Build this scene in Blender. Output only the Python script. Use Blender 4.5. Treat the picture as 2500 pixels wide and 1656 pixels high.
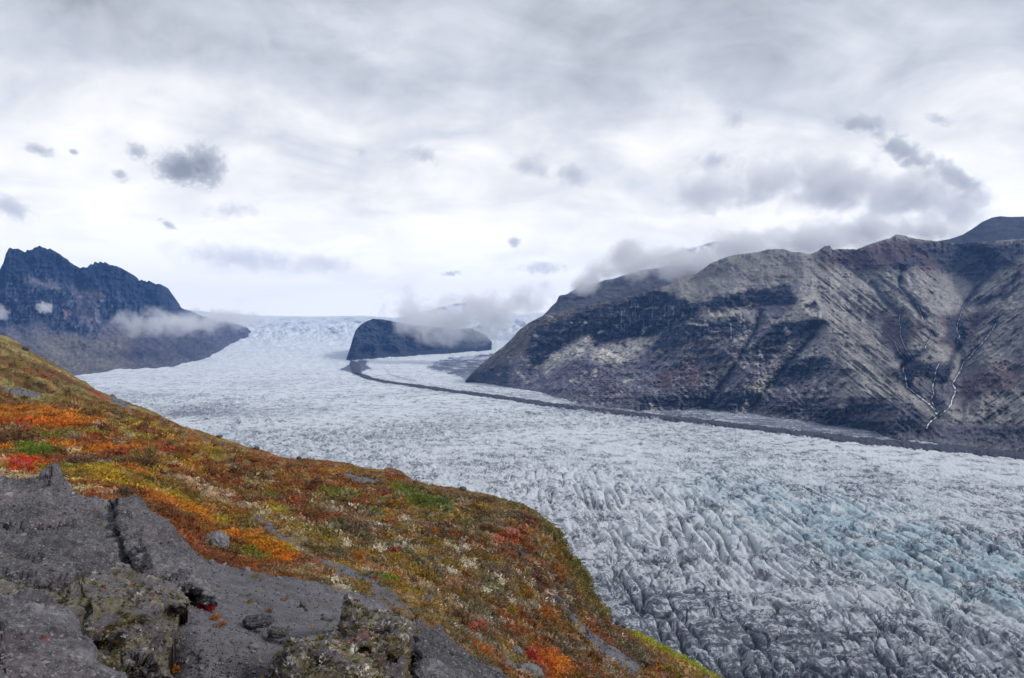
import bpy, bmesh, math, random
import numpy as np
from mathutils import Vector

# ------------------------------------------------------------------ scene, camera, sky, sun
scene = bpy.context.scene
for o in list(bpy.data.objects):
    bpy.data.objects.remove(o)
W, H, F = 2500.0, 1656.0, 1667.0          # photograph size, focal length in its pixels (24 mm lens)

cam_d = bpy.data.cameras.new('camera')
cam_d.lens = 24.0
cam_d.sensor_width = 36.0
cam_d.clip_start = 0.1
cam_d.clip_end = 60000
cam = bpy.data.objects.new('camera', cam_d)
cam.rotation_euler = (math.radians(90), 0, 0)
scene.collection.objects.link(cam)
scene.camera = cam

SUN_DIR = Vector((0.80, -0.12, 0.62)).normalized()     # towards the sun
sun_el = math.asin(SUN_DIR.z)
sun_az = math.atan2(SUN_DIR.x, SUN_DIR.y)

sun_d = bpy.data.lights.new('sun', 'SUN')
sun_d.energy = 1.5
sun_d.angle = math.radians(12)
sun_d.color = (1.0, 0.95, 0.88)
sun = bpy.data.objects.new('sun', sun_d)
sun.rotation_euler = SUN_DIR.to_track_quat('Z', 'Y').to_euler()
sun.location = (0, 0, 300)
scene.collection.objects.link(sun)

scene.view_settings.view_transform = 'Standard'
scene.view_settings.look = 'None'
scene.view_settings.exposure = 0.62
scene.view_settings.gamma = 1.0
scene.view_settings.use_curve_mapping = False
scene.cycles.use_denoising = True
scene.cycles.max_bounces = 4
scene.cycles.diffuse_bounces = 3
scene.cycles.volume_bounces = 3
scene.cycles.volume_step_rate = 1.0
scene.cycles.transparent_max_bounces = 8


class NT:
    """small helper to write node trees"""
    def __init__(self, tree):
        self.t = tree
        self.n = tree.nodes
        self.l = tree.links

    def put(self, sock, v):
        if isinstance(v, bpy.types.NodeSocket):
            self.l.new(v, sock)
        elif v is not None:
            if isinstance(v, (tuple, list)) and hasattr(sock.default_value, '__len__') and len(sock.default_value) == 4 and len(v) == 3:
                v = (*v, 1.0)
            sock.default_value = v

    def node(self, typ, ins=None, **props):
        nd = self.n.new(typ)
        for k, v in props.items():
            setattr(nd, k, v)
        for k, v in (ins or {}).items():
            self.put(nd.inputs[k], v)
        return nd

    def math(self, op, a, b=None, c=None, clamp=False):
        nd = self.n.new('ShaderNodeMath')
        nd.operation = op
        nd.use_clamp = clamp
        self.put(nd.inputs[0], a)
        if b is not None:
            self.put(nd.inputs[1], b)
        if c is not None:
            self.put(nd.inputs[2], c)
        return nd.outputs[0]

    def vmath(self, op, a, b=None):
        nd = self.n.new('ShaderNodeVectorMath')
        nd.operation = op
        self.put(nd.inputs[0], a)
        if b is not None:
            self.put(nd.inputs[1], b)
        return nd.outputs['Value'] if op in ('LENGTH', 'DOT_PRODUCT') else nd.outputs[0]

    def noise(self, vec, scale, detail=4, rough=0.55, dist=0.0, col=False):
        nd = self.node('ShaderNodeTexNoise', {'Vector': vec, 'Scale': scale, 'Detail': detail, 'Roughness': rough, 'Distortion': dist})
        return nd.outputs['Color' if col else 'Fac']

    def mapr(self, v, a, b, c=0.0, d=1.0, smooth=True):
        nd = self.node('ShaderNodeMapRange', interpolation_type='SMOOTHSTEP' if smooth else 'LINEAR')
        self.put(nd.inputs['Value'], v)
        for k, x in zip(('From Min', 'From Max', 'To Min', 'To Max'), (a, b, c, d)):
            self.put(nd.inputs[k], x)
        return nd.outputs[0]

    def mix(self, f, a, b, blend='MIX'):
        nd = self.n.new('ShaderNodeMix')
        nd.data_type = 'RGBA'
        nd.blend_type = blend
        self.put(nd.inputs[0], f)
        self.put(nd.inputs[6], a)
        self.put(nd.inputs[7], b)
        return nd.outputs[2]

    def scale(self, vec, s):
        return self.vmath('MULTIPLY', vec, s)


def make_world():
    w = bpy.data.worlds.new('World')
    scene.world = w
    w.use_nodes = True
    w.node_tree.nodes.clear()
    t = NT(w.node_tree)
    sky = t.node('ShaderNodeTexSky', sky_type='NISHITA', sun_disc=False)
    sky.sun_elevation = sun_el
    sky.sun_rotation = sun_az
    sky.altitude = 300
    d = t.node('ShaderNodeTexCoord').outputs['Generated']
    sep = t.node('ShaderNodeSeparateXYZ', {'Vector': d})
    z = t.math('MAXIMUM', sep.outputs[2], 0.0)
    inv = t.math('DIVIDE', 1.0, t.math('ADD', z, 0.24))
    comb = t.node('ShaderNodeCombineXYZ', {'X': t.math('MULTIPLY', sep.outputs[0], inv), 'Y': t.math('MULTIPLY', sep.outputs[1], inv), 'Z': 0.0})
    p = comb.outputs[0]                                  # direction laid on a flat cloud deck
    big = t.noise(t.scale(p, (1.0, 1.15, 1)), 1.3, 4, 0.55, 0.4)
    mid = t.noise(t.vmath('ADD', t.scale(p, (1.0, 1.15, 1)), (7.3, 2.1, 0)), 2.9, 5, 0.55, 0.6)
    fine = t.noise(t.vmath('ADD', t.scale(d, (1.0, 1.0, 1.5)), (1.3, 5.1, 0)), 6.0, 5, 0.55, 0.5)
    # the cloud deck: bright where it thins towards the horizon, greyer overhead
    base = t.mapr(z, 0.02, 0.46, 8.5, 4.5)
    base = t.math('SUBTRACT', base, t.mapr(z, 0.45, 1.0, 0.0, 0.5))
    v = t.math('ADD', t.math('MULTIPLY', t.math('SUBTRACT', big, 0.5), 4.2), t.math('MULTIPLY', t.math('SUBTRACT', mid, 0.5), 5.2))
    v = t.math('ADD', v, t.math('MULTIPLY', t.math('SUBTRACT', fine, 0.5), 3.6))
    v = t.math('MULTIPLY', v, t.mapr(z, 0.0, 0.30, 0.5, 1.0))
    lum = t.math('MINIMUM', t.math('ADD', base, v), 8.2)
    tint = t.mix(t.mapr(lum, 4.4, 7.4), (0.90, 0.945, 1.03), (1.01, 1.0, 0.985))
    cloud = t.mix(1.0, tint, lum, 'MULTIPLY')
    cover = t.mapr(t.math('ADD', big, t.math('MULTIPLY', z, -0.1)), 0.25, 0.5, 0.88, 0.97)
    col = t.mix(cover, sky.outputs[0], cloud)
    bg = t.node('ShaderNodeBackground', {'Color': col, 'Strength': 0.1})
    out = t.node('ShaderNodeOutputWorld')
    t.l.new(bg.outputs[0], out.inputs['Surface'])


make_world()

# ------------------------------------------------------------------ numeric helpers
rng = np.random.default_rng(11)


def _h(ix, iy, iz, seed):
    h = (ix * 374761393 + iy * 668265263 + iz * 2147483647 + seed * 144665) & 0x7fffffff
    h = ((h ^ (h >> 13)) * 1274126177) & 0x7fffffff
    return h ^ (h >> 16)


_G2 = np.array([(math.cos(a), math.sin(a)) for a in np.arange(32) * math.pi / 16])
_G3 = np.random.default_rng(3).normal(size=(64, 3))
_G3 /= np.linalg.norm(_G3, axis=1)[:, None]


def pn2(x, y, seed=0):
    x, y = np.broadcast_arrays(np.asarray(x, float), np.asarray(y, float))
    ix, iy = np.floor(x).astype(np.int64), np.floor(y).astype(np.int64)
    fx, fy = x - ix, y - iy
    u, v = fx * fx * fx * (fx * (fx * 6 - 15) + 10), fy * fy * fy * (fy * (fy * 6 - 15) + 10)

    def g(dx, dy):
        a = _G2[_h(ix + dx, iy + dy, 0, seed) & 31]
        return a[..., 0] * (fx - dx) + a[..., 1] * (fy - dy)
    a = g(0, 0) * (1 - u) + g(1, 0) * u
    b = g(0, 1) * (1 - u) + g(1, 1) * u
    return (a * (1 - v) + b * v) * 1.5


def pn3(x, y, z, seed=0):
    ix, iy, iz = (np.floor(c).astype(np.int64) for c in (x, y, z))
    fx, fy, fz = x - ix, y - iy, z - iz
    u, v, w = (f * f * (3 - 2 * f) for f in (fx, fy, fz))
    r = 0
    for dx in (0, 1):
        for dy in (0, 1):
            for dz in (0, 1):
                a = _G3[_h(ix + dx, iy + dy, iz + dz, seed) & 63]
                d = a[..., 0] * (fx - dx) + a[..., 1] * (fy - dy) + a[..., 2] * (fz - dz)
                r = r + d * (u if dx else 1 - u) * (v if dy else 1 - v) * (w if dz else 1 - w)
    return r * 1.6


def fbm(x, y, oct=4, seed=0, gain=0.5, lac=2.03, mode=0):
    """mode 0 plain, 1 billow (round tops, sharp valleys), 2 ridged (sharp tops)"""
    s, a, t = 0.0, 1.0, 0.0
    for k in range(oct):
        n = pn2(x, y, seed + 17 * k)
        if mode == 1:
            n = np.abs(n) * 2 - 0.6
        elif mode == 2:
            n = 0.6 - np.abs(n) * 2
        s = s + a * n
        t += a
        a *= gain
        x, y = x * lac + 3.7, y * lac - 1.9
    return s / t


def fbm3(p, oct=4, seed=0, gain=0.5, mode=0):
    s, a, t = 0.0, 1.0, 0.0
    q = p
    for k in range(oct):
        n = pn3(q[..., 0], q[..., 1], q[..., 2], seed + 13 * k)
        if mode == 1:
            n = np.abs(n) * 2 - 0.5
        elif mode == 2:
            n = 0.5 - np.abs(n) * 2
        s = s + a * n
        t += a
        a *= gain
        q = q * 2.03 + 5.1
    return s / t


def sst(x, a, b):
    t = np.clip((x - a) / (b - a), 0, 1)
    return t * t * (3 - 2 * t)


def lerp(a, b, t):
    return a + (b - a) * t


def pl(pts, x):
    """polyline y(x)"""
    p = np.array(pts, float)
    return np.interp(x, p[:, 0], p[:, 1])


def seg_dist(px, py, pts):
    d = np.full(np.shape(px), 1e9)
    for (x0, y0), (x1, y1) in zip(pts[:-1], pts[1:]):
        vx, vy = x1 - x0, y1 - y0
        t = np.clip(((px - x0) * vx + (py - y0) * vy) / (vx * vx + vy * vy + 1e-9), 0, 1)
        d = np.minimum(d, np.hypot(px - x0 - t * vx, py - y0 - t * vy))
    return d


def poly_sd(px, py, pts):
    """signed distance, positive inside"""
    q = list(pts) + [pts[0]]
    ins = np.zeros(np.shape(px), bool)
    for (x0, y0), (x1, y1) in zip(q[:-1], q[1:]):
        c = (y0 > py) != (y1 > py)
        xi = (x1 - x0) * (py - y0) / ((y1 - y0) if y1 != y0 else 1e-9) + x0
        ins ^= c & (px < xi)
    d = seg_dist(px, py, q)
    return np.where(ins, d, -d)


def unproj(px, py, Y):
    return np.stack([(px - W / 2) / F * Y, Y + 0 * px, -(py - H / 2) / F * Y], -1)


# ------------------------------------------------------------------ object helpers
def tag(o, label=None, cat=None, group=None, kind=None):
    if label:
        o['label'] = label
    if cat:
        o['category'] = cat
    if group:
        o['group'] = group
    if kind:
        o['kind'] = kind
    return o


def mesh_from(name, verts, faces, mat=None, attrs=None, smooth=True):
    verts = np.ascontiguousarray(np.asarray(verts, np.float32).reshape(-1, 3))
    faces = np.asarray(faces, np.int32)
    me = bpy.data.meshes.new(name)
    k = faces.shape[1]
    me.vertices.add(len(verts))
    me.vertices.foreach_set('co', verts.ravel())
    me.loops.add(faces.size)
    me.loops.foreach_set('vertex_index', np.ascontiguousarray(faces).ravel())
    me.polygons.add(len(faces))
    me.polygons.foreach_set('loop_start', np.arange(0, faces.size, k, dtype=np.int32))
    me.polygons.foreach_set('loop_total', np.full(len(faces), k, np.int32))
    me.update(calc_edges=True)
    for an, av in (attrs or {}).items():
        av = np.asarray(av, np.float32)
        if av.ndim >= 2 and av.shape[-1] == 3:
            a = me.attributes.new(an, 'FLOAT_COLOR', 'POINT')
            av = av.reshape(-1, 3)
            a.data.foreach_set('color', np.concatenate([av, np.ones((len(av), 1), np.float32)], 1).ravel())
        else:
            a = me.attributes.new(an, 'FLOAT', 'POINT')
            a.data.foreach_set('value', av.ravel())
    if smooth:
        me.polygons.foreach_set('use_smooth', np.ones(len(faces), bool))
    if mat:
        me.materials.append(mat)
    me.validate()
    return me


def link(name, me, parent=None):
    o = bpy.data.objects.new(name, me)
    scene.collection.objects.link(o)
    if parent:
        o.parent = parent
    return o


def grid_faces(R, C, keep=None):
    i = np.arange(R * C).reshape(R, C)
    f = np.stack([i[:-1, :-1], i[:-1, 1:], i[1:, 1:], i[1:, :-1]], -1)
    if keep is not None:
        f = f[keep[:-1, :-1] & keep[:-1, 1:] & keep[1:, 1:] & keep[1:, :-1]]
    return f.reshape(-1, 4)


def compact(P, f, attrs):
    used = np.unique(f)
    mp = np.zeros(len(P), np.int64)
    mp[used] = np.arange(len(used))
    return P[used], mp[f], {k: np.asarray(v).reshape(len(P), *np.asarray(v).shape[2:])[used] if np.asarray(v).ndim > 1 else v[used] for k, v in attrs.items()}


# ------------------------------------------------------------------ materials
def new_mat(name):
    m = bpy.data.materials.new(name)
    m.use_nodes = True
    m.node_tree.nodes.clear()
    t = NT(m.node_tree)
    out = t.node('ShaderNodeOutputMaterial')
    return m, t, out


def attr(t, name, typ='GEOMETRY', fac=False):
    nd = t.node('ShaderNodeAttribute', attribute_type=typ, attribute_name=name)
    return nd.outputs['Fac' if fac else 'Color']


def pos(t):
    return t.node('ShaderNodeNewGeometry').outputs['Position']


def ground_mat(name, scales=(0.02, 0.12), var=0.5, bump=(0.5, 4.0), rough=0.95, spec=0.15, speck=None):
    """vertex-painted rock / soil colour with grain at two sizes and fine relief"""
    m, t, out = new_mat(name)
    p = pos(t)
    c = attr(t, 'Col')
    n1 = t.noise(p, scales[0], 6, 0.6)
    n2 = t.noise(p, scales[1], 6, 0.65)
    k = t.math('ADD', t.math('MULTIPLY', t.math('SUBTRACT', n1, 0.5), 1.6 * var), t.math('MULTIPLY', t.math('SUBTRACT', n2, 0.5), 2.4 * var))
    k = t.math('MAXIMUM', t.math('ADD', k, 1.0), 0.15)
    c = t.mix(1.0, c, k, 'MULTIPLY')
    if speck:
        sc, lo, hi, cc, amt = speck
        s = t.mapr(t.noise(p, sc, 3, 0.6), lo, hi, 0, amt)
        c = t.mix(s, c, cc)
    h = t.noise(p, bump[1], 6, 0.68)
    b = t.node('ShaderNodeBump', {'Strength': 0.9, 'Distance': bump[0], 'Height': h})
    bs = t.node('ShaderNodeBsdfPrincipled', {'Base Color': c, 'Roughness': rough, 'Specular IOR Level': spec, 'Normal': b.outputs[0]})
    t.l.new(bs.outputs[0], out.inputs['Surface'])
    return m


def leaf_mat(name, inst=False, color=None):
    m, t, out = new_mat(name)
    if color is None:
        c = attr(t, 'Col', 'INSTANCER' if inst else 'GEOMETRY')
    else:
        rgb = t.node('ShaderNodeRGB')
        rgb.outputs[0].default_value = (*color, 1)
        c = rgb.outputs[0]
    n = t.noise(pos(t), 3.1, 3, 0.6)
    c = t.mix(1.0, c, t.math('ADD', 0.45, t.math('MULTIPLY', n, 1.1)), 'MULTIPLY')
    bs = t.node('ShaderNodeBsdfPrincipled', {'Base Color': c, 'Roughness': 0.8, 'Specular IOR Level': 0.2})
    tr = t.node('ShaderNodeBsdfTranslucent', {'Color': c})
    mx = t.node('ShaderNodeMixShader', {0: 0.25})
    t.l.new(bs.outputs[0], mx.inputs[1])
    t.l.new(tr.outputs[0], mx.inputs[2])
    t.l.new(mx.outputs[0], out.inputs['Surface'])
    return m


def ice_mat():
    m, t, out = new_mat('glacier_ice')
    p = pos(t)
    dirt = attr(t, 'dirt', fac=True)
    blue = attr(t, 'blue', fac=True)
    far = attr(t, 'far', fac=True)               # fully 1 on the upper glacier
    # dust and grit bands: long along the bands, short across
    st = t.noise(t.scale(p, (0.022, 0.16, 0.10)), 1.0, 7, 0.68, 0.6)
    st2 = t.noise(t.scale(p, (0.10, 0.018, 0.10)), 1.0, 6, 0.66, 0.5)
    gr = t.noise(p, 0.35, 7, 0.72)  # fine speckle: grit, and small shaded cracks painted into the colour
    lum = t.math('ADD', t.math('MULTIPLY', st, 0.62), t.math('ADD', t.math('MULTIPLY', st2, 0.13), t.math('MULTIPLY', gr, 0.35)))
    st3 = t.noise(t.scale(p, (0.0045, 0.016, 0.03)), 1.0, 6, 0.7, 0.4)
    lum = t.mix(t.math('MULTIPLY', far, 0.6), lum, st3)
    th = t.math('SUBTRACT', 0.66, t.math('MULTIPLY', dirt, 0.165))
    mask = t.mapr(lum, th, t.math('ADD', th, 0.07), 0.0, 0.9)
    # narrow fissures: shaded cracks painted as dark lines, with some grit
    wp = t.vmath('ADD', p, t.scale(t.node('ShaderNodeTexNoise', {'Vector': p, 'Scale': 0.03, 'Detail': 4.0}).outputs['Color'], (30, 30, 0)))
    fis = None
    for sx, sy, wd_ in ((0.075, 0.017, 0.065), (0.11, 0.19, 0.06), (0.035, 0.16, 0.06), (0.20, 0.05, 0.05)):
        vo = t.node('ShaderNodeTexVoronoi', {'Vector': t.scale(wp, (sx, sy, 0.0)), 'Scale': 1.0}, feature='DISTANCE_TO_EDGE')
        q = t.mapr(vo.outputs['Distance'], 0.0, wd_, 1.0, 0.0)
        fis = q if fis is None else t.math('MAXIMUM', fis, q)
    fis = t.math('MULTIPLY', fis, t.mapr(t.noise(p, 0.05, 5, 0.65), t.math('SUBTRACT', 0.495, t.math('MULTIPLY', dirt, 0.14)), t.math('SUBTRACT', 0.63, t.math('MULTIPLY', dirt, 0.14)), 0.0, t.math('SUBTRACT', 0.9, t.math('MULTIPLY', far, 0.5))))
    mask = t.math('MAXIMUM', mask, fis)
    white = t.mix(t.mapr(gr, 0.3, 0.7), (0.79, 0.87, 0.92), (0.92, 0.95, 0.965))
    white = t.mix(t.math('MULTIPLY', dirt, 0.50), white, (0.44, 0.49, 0.59))
    bl = t.math('MULTIPLY', t.math('MULTIPLY', blue, 0.55), t.mapr(t.noise(t.scale(p, (0.05, 0.03, 0.2)), 1.0, 4, 0.6), 0.35, 0.6))
    white = t.mix(bl, white, (0.30, 0.56, 0.68))
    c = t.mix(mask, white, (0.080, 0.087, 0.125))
    h = t.math('ADD', t.math('MULTIPLY', t.noise(t.scale(p, (0.25, 0.8, 0.5)), 1.0, 8, 0.72), 1.0), t.math('MULTIPLY', gr, 0.6))
    b = t.node('ShaderNodeBump', {'Strength': 0.9, 'Distance': 3.6, 'Height': h})
    bs = t.node('ShaderNodeBsdfPrincipled', {'Base Color': c, 'Roughness': 0.6, 'Specular IOR Level': 0.3, 'Normal': b.outputs[0]})
    t.l.new(bs.outputs[0], out.inputs['Surface'])
    return m


def plain_mat(name, color, rough=0.9, var=0.35, scale=1.0, spec=0.3, bump=0.0, bscale=8.0):
    m, t, out = new_mat(name)
    p = pos(t)
    n = t.noise(p, scale, 6, 0.65)
    c = t.mix(1.0, color, t.math('ADD', 1 - var, t.math('MULTIPLY', n, 2 * var)), 'MULTIPLY')
    ins = {'Base Color': c, 'Roughness': rough, 'Specular IOR Level': spec}
    if bump:
        ins['Normal'] = t.node('ShaderNodeBump', {'Strength': 0.9, 'Distance': bump, 'Height': t.noise(p, bscale, 6, 0.65)}).outputs[0]
    bs = t.node('ShaderNodeBsdfPrincipled', ins)
    t.l.new(bs.outputs[0], out.inputs['Surface'])
    return m


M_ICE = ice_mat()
M_MOUNT = ground_mat('mountain_rock', (0.012, 0.09), 0.55, (3.5, 0.16))
M_FARM = ground_mat('far_mountain_rock', (0.006, 0.05), 0.5, (6.0, 0.07))
M_HILL = ground_mat('heath_soil', (0.35, 3.0), 0.55, (0.10, 7.0), speck=(5.0, 0.60, 0.72, (0.24, 0.23, 0.235), 0.6))
M_ROCK = ground_mat('gritty_rock', (0.9, 11.0), 1.1, (0.06, 16.0), 0.9, 0.2, speck=(20.0, 0.57, 0.66, (0.40, 0.39, 0.40), 0.45))
M_WET = ground_mat('mossy_wet_rock', (1.6, 8.0), 1.2, (0.10, 12.0), 0.38, 0.6, speck=(30.0, 0.60, 0.66, (0.50, 0.47, 0.44), 0.5))  # pale specks: lichen, plus wet highlights painted into the colour
M_RUBBLE = ground_mat('moraine_rubble', (0.05, 0.4), 0.45, (1.2, 0.6))
M_WATER = plain_mat('white_water', (0.80, 0.84, 0.90), 0.35, 0.15, 0.3)


# ------------------------------------------------------------------ skylines read off the photograph (in its pixels)
HILL_SKY = [(-500, 640), (-250, 735), (-80, 798), (0, 818), (13, 820), (36, 831), (59, 846), (84, 861), (115, 879), (143, 894), (163, 907), (184, 920),
            (217, 940), (245, 956), (276, 970), (306, 979), (329, 989), (370, 1002), (408, 1024), (446, 1042), (497, 1056), (536, 1067),
            (600, 1089), (631, 1097), (684, 1113), (728, 1118), (799, 1123), (845, 1128), (893, 1141), (952, 1146), (983, 1153),
            (1008, 1168), (1054, 1182), (1123, 1195), (1202, 1208), (1266, 1226), (1298, 1244), (1339, 1270), (1362, 1290), (1373, 1311),
            (1380, 1343), (1408, 1369), (1428, 1394), (1440, 1441), (1464, 1470), (1474, 1491), (1480, 1515), (1498, 1529), (1551, 1546),
            (1594, 1569), (1638, 1593), (1700, 1628), (1760, 1664), (2000, 1810), (2500, 2100), (3000, 2400)]


def g_depth(py):
    """distance of the glacier surface seen at picture row py"""
    py = np.asarray(py, float)
    flat = 160.0 / (np.maximum(py - 828, 40) / F + 0.02)
    return np.where(py >= 880, flat, 3132 + (880 - py) / 110 * 2500)


def g_z(Y):
    return np.where(Y < 3132, -160 + 0.02 * Y, -97.4)


# ------------------------------------------------------------------ valley floor under everything
def build_floor():
    n = 60
    xs = np.linspace(-5900, 5900, n)
    ys = np.linspace(-700, 7100, n)
    X, Y = np.meshgrid(xs, ys)
    Z = -300 + 0 * X + 30 * fbm(X / 3000, Y / 3000, 3, 5)
    P = np.stack([X, Y, Z], -1)
    col = np.ones(P.shape) * np.array((0.13, 0.13, 0.14))
    tag(link('ground', mesh_from('ground', P, grid_faces(n, n), M_FARM, {'Col': col})), kind='structure')


# ------------------------------------------------------------------ glacier
G_SKY = [(-400, 800), (300, 760), (430, 752), (460, 757), (540, 765), (640, 771), (760, 773), (890, 771), (960, 776), (1040, 770), (1240, 772), (1310, 764), (1335, 764),
         (1500, 770), (3000, 780)]
MORAINE = [(866, 884), (868, 900), (872, 914), (911, 925), (989, 938), (1043, 947), (1104, 956), (1182, 966), (1273, 978), (1375, 991), (1476, 1002), (1600, 1017), (1755, 1035),
           (1908, 1053), (2078, 1073), (2283, 1091), (2500, 1112), (2800, 1140)]


def build_glacier():
    R, C = 590, 1120
    px = np.linspace(-150, 2720, C)
    v = np.linspace(0, 1, R)[:, None]
    top = pl(G_SKY, px)[None, :]
    py = top + (1745 - top) * v
    PX = np.broadcast_to(px, (R, C)).copy()
    Y = g_depth(py)
    # the left branch leaves the valley at the foot of the left mountain
    P = unproj(PX, py, Y)
    x, y = P[..., 0], P[..., 1]
    # ---- relief in metres: flow ridges along y, crevasses across
    wx = 9 * fbm(x / 90, y / 140, 3, 21)
    wy = 9 * fbm(x / 120, y / 60, 3, 22)
    zone = sst(py, 1090, 1230) * sst(px[None] + 0.0 * py, 1000, 1450)           # big serac ridges, near
    ridx = 2200 + (py - 1150) * 2.0
    quiet = sst(PX - (1750 + (py - 1150) * 2.6), 0, 350) * (1 - sst(py, 1250, 1330))   # smoother apron at the right
    zone = zone * (1 - 0.75 * quiet)
    spacing = np.clip(y / 350, 1.0, 9.0)
    r1 = fbm((x + wx) / 12.5, (y + wy) / 110, 4, 31, 0.6, mode=1)
    r2 = fbm((x + wx) / 34, (y + wy + 0.25 * x) / 8, 4, 32, 0.62, mode=1)
    r3 = fbm((x + 0.4 * y) / 8, (y - 0.4 * x) / 9, 4, 33, 0.66, mode=2)
    cr = np.abs(fbm((x + 1.4 * wx) / 30, (y + 1.4 * wy) / 42, 3, 34))
    crack = (1 - sst(cr, 0.0, 0.055))
    dirtzone = sst(py - (1245 + 0.29 * (PX - 1400)), 0, 190) * sst(PX, 1300, 1420)
    dirtzone = np.clip(dirtzone + 0.25 * fbm(x / 70, y / 40, 3, 51) * sst(py, 1250, 1400), 0, 1)
    h = zone * (3.9 * r1 * (1 - 0.5 * dirtzone) + 2.4 * r2 * (0.6 + 0.6 * dirtzone) + 1.3 * r3)
    # open crevasses: knife cuts along the ridges and across them
    n0 = pn2((x + wx) / 12.5, (y + wy) / 110, 31)
    n1 = pn2((x + wx) / 34, (y + wy + 0.25 * x) / 8, 32)
    gate = sst(fbm(x / 60, y / 90, 3, 46), -0.15, 0.15)
    gate2 = sst(fbm(x / 30, y / 30, 3, 47), -0.05, 0.25)
    h -= (zone + 0.25 * quiet * sst(py, 1080, 1200)) * (5.5 * np.exp(-(n0 / 0.08) ** 2) * gate + 3.2 * np.exp(-(n1 / 0.10) ** 2) * gate2)
    h -= crack * (1.2 + 3.0 * zone) * sst(py, 1000, 1150)
    # middle distance: chaotic small seracs in patches
    patch = sst(fbm(x / 420, y / 330, 3, 41), -0.25, 0.35)
    m1 = fbm((x + wx + 0.6 * y) / 22, (y + wy) / 30, 5, 42, 0.72, mode=1)
    midz = sst(py, 905, 985) * (1 - zone)
    h += midz * (1.6 + 3.8 * patch) * m1 * 1.35
    # far: icefall steps and pressure waves
    farz = 1 - sst(py, 880, 930)
    f1 = fbm(x / 130, y / 240, 4, 43, 0.6, mode=1)
    f2 = fbm(x / 60, y / 140, 3, 44, 0.6, mode=1)
    icefall = (1 - sst(py, 800, 850))
    top_ = sst(v, 0.0, 0.035)
    h += farz * (9 * f1 + 9 * f2) * (0.6 + 1.8 * icefall) * top_
    roll = fbm(x / 600, y / 500, 2, 45)
    h += 6 * roll * sst(py, 860, 900)
    # turn vertical relief into a shift of the point
    P[..., 2] += h
    # ---- grit, blue ice
    md = seg_dist(PX, py, MORAINE)
    below = py - pl(MORAINE, PX)                      # >0: camera side
    dirt = 0.16 + 0.38 * fbm(x / 200, y / 130, 4, 52)
    dirt += 0.16 * sst(py, 1120, 1330)
    dirt += 0.38 * dirtzone + 0.14 * dirtzone * sst(py, 1420, 1560)
    side = sst(-below, 2, 14) * sst(PX, 1000, 1500) * sst(py, 940, 985)
    dirt += side * (0.55 + 0.28 * sst(PX, 1500, 2000) + 0.3 * fbm(x / 120, y / 60, 3, 53))
    near_m = np.exp(-np.maximum(md - 3, 0) / 5.0) * 0.4
    dirt += near_m
    dirt += patch * midz * 0.30 + 0.9 * icefall * sst(py, 772, 782) * sst(PX, 520, 640) * sst(fbm(x / 110, y / 200, 4, 54, 0.65), -0.15, 0.4)
    lat = sst(poly_sd(PX, py, [(1035, 898), (1065, 883), (1105, 870), (1240, 860), (1150, 935), (1115, 917), (1080, 908)]) + 6 * fbm(PX / 14, py / 5, 3, 55), -3, 4)
    dirt = np.maximum(dirt, lat * (1.25 + 1.1 * fbm(x / 60, y / 90, 4, 57)))
    head = sst(poly_sd(PX, py, [(830, 902), (862, 884), (880, 878), (900, 880), (892, 890), (908, 899), (884, 907), (880, 920), (866, 917), (856, 910)]) + 4 * fbm(PX / 14, py / 5, 3, 56), -3, 3)
    dirt = np.maximum(dirt, head * 1.9)
    # thin debris line
    ln = np.exp(-(seg_dist(PX, py, [(936, 897), (950, 913), (989, 924), (1016, 929)]) / 2.2) ** 2)
    dirt += ln * 0.5
    dirt += 0.45 * np.exp(-((py - (1015 - 0.02 * PX)) / 14) ** 2) * sst(900 - PX, 0, 300) * sst(PX, 350, 450)
    blue = np.exp(-(((PX - 2330 - 0.7 * (py - 1380)) / 330) ** 2 + ((py - 1370 - 0.28 * (PX - 2330)) / 95) ** 2))
    blue += 0.55 * np.exp(-(((py - (1240 + 0.32 * (PX - 1850))) / 70) ** 2)) * sst(PX, 1500, 1900)
    blue = np.clip(blue, 0, 1)
    keep = py < pl(HILL_SKY, PX) + 70
    f = grid_faces(R, C, keep)
    V, f, at = compact(P.reshape(-1, 3), f, {'dirt': np.clip(dirt, 0, 2), 'blue': blue, 'far': farz})
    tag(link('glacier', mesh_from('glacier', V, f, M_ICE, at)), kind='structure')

    # medial moraine: a low ridge of rubble riding on the ice
    s = np.linspace(0, 1, 900)
    mp = np.array(MORAINE, float)
    L = np.concatenate([[0], np.cumsum(np.hypot(*np.diff(mp, axis=0).T))])
    cx = np.interp(s * L[-1], L, mp[:, 0])
    cy = np.interp(s * L[-1], L, mp[:, 1])
    hw = np.interp(cx, [860, 885, 910, 990, 1300, 1600, 1900, 2200, 2500, 2800], [9, 5, 3.0, 3.4, 4.2, 5.2, 7.5, 8.0, 7.5, 8])
    K = 15
    w = np.linspace(-1, 1, K)
    edge = 1 + 0.9 * fbm(cx / 22, 0 * cx + 3.3, 5, 61, 0.65)
    QX = cx[:, None] + 0 * w[None]
    hd = np.where(cx < 880, 1.0, 0.0)[:, None]
    QY = cy[:, None] + (hw * edge)[:, None] * w[None] * (1 + 0.5 * fbm(cx[:, None] / 12, 3 * w[None], 4, 64, 0.65)) * (1 - hd * 0.2)
    QX = QX + hd * w[None] * 14
    P = unproj(QX, QY, g_depth(QY))
    P[..., 2] += 6 * fbm(P[..., 0] / 600, P[..., 1] / 500, 2, 45) * sst(QY, 860, 900) + (1 - w[None] ** 2) * 4.5 - 1.2 + 4.2 * fbm(P[..., 0] / 11, P[..., 1] / 26, 4, 62, 0.65)
    col = np.ones(P.shape) * np.array((0.075, 0.078, 0.095))
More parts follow.
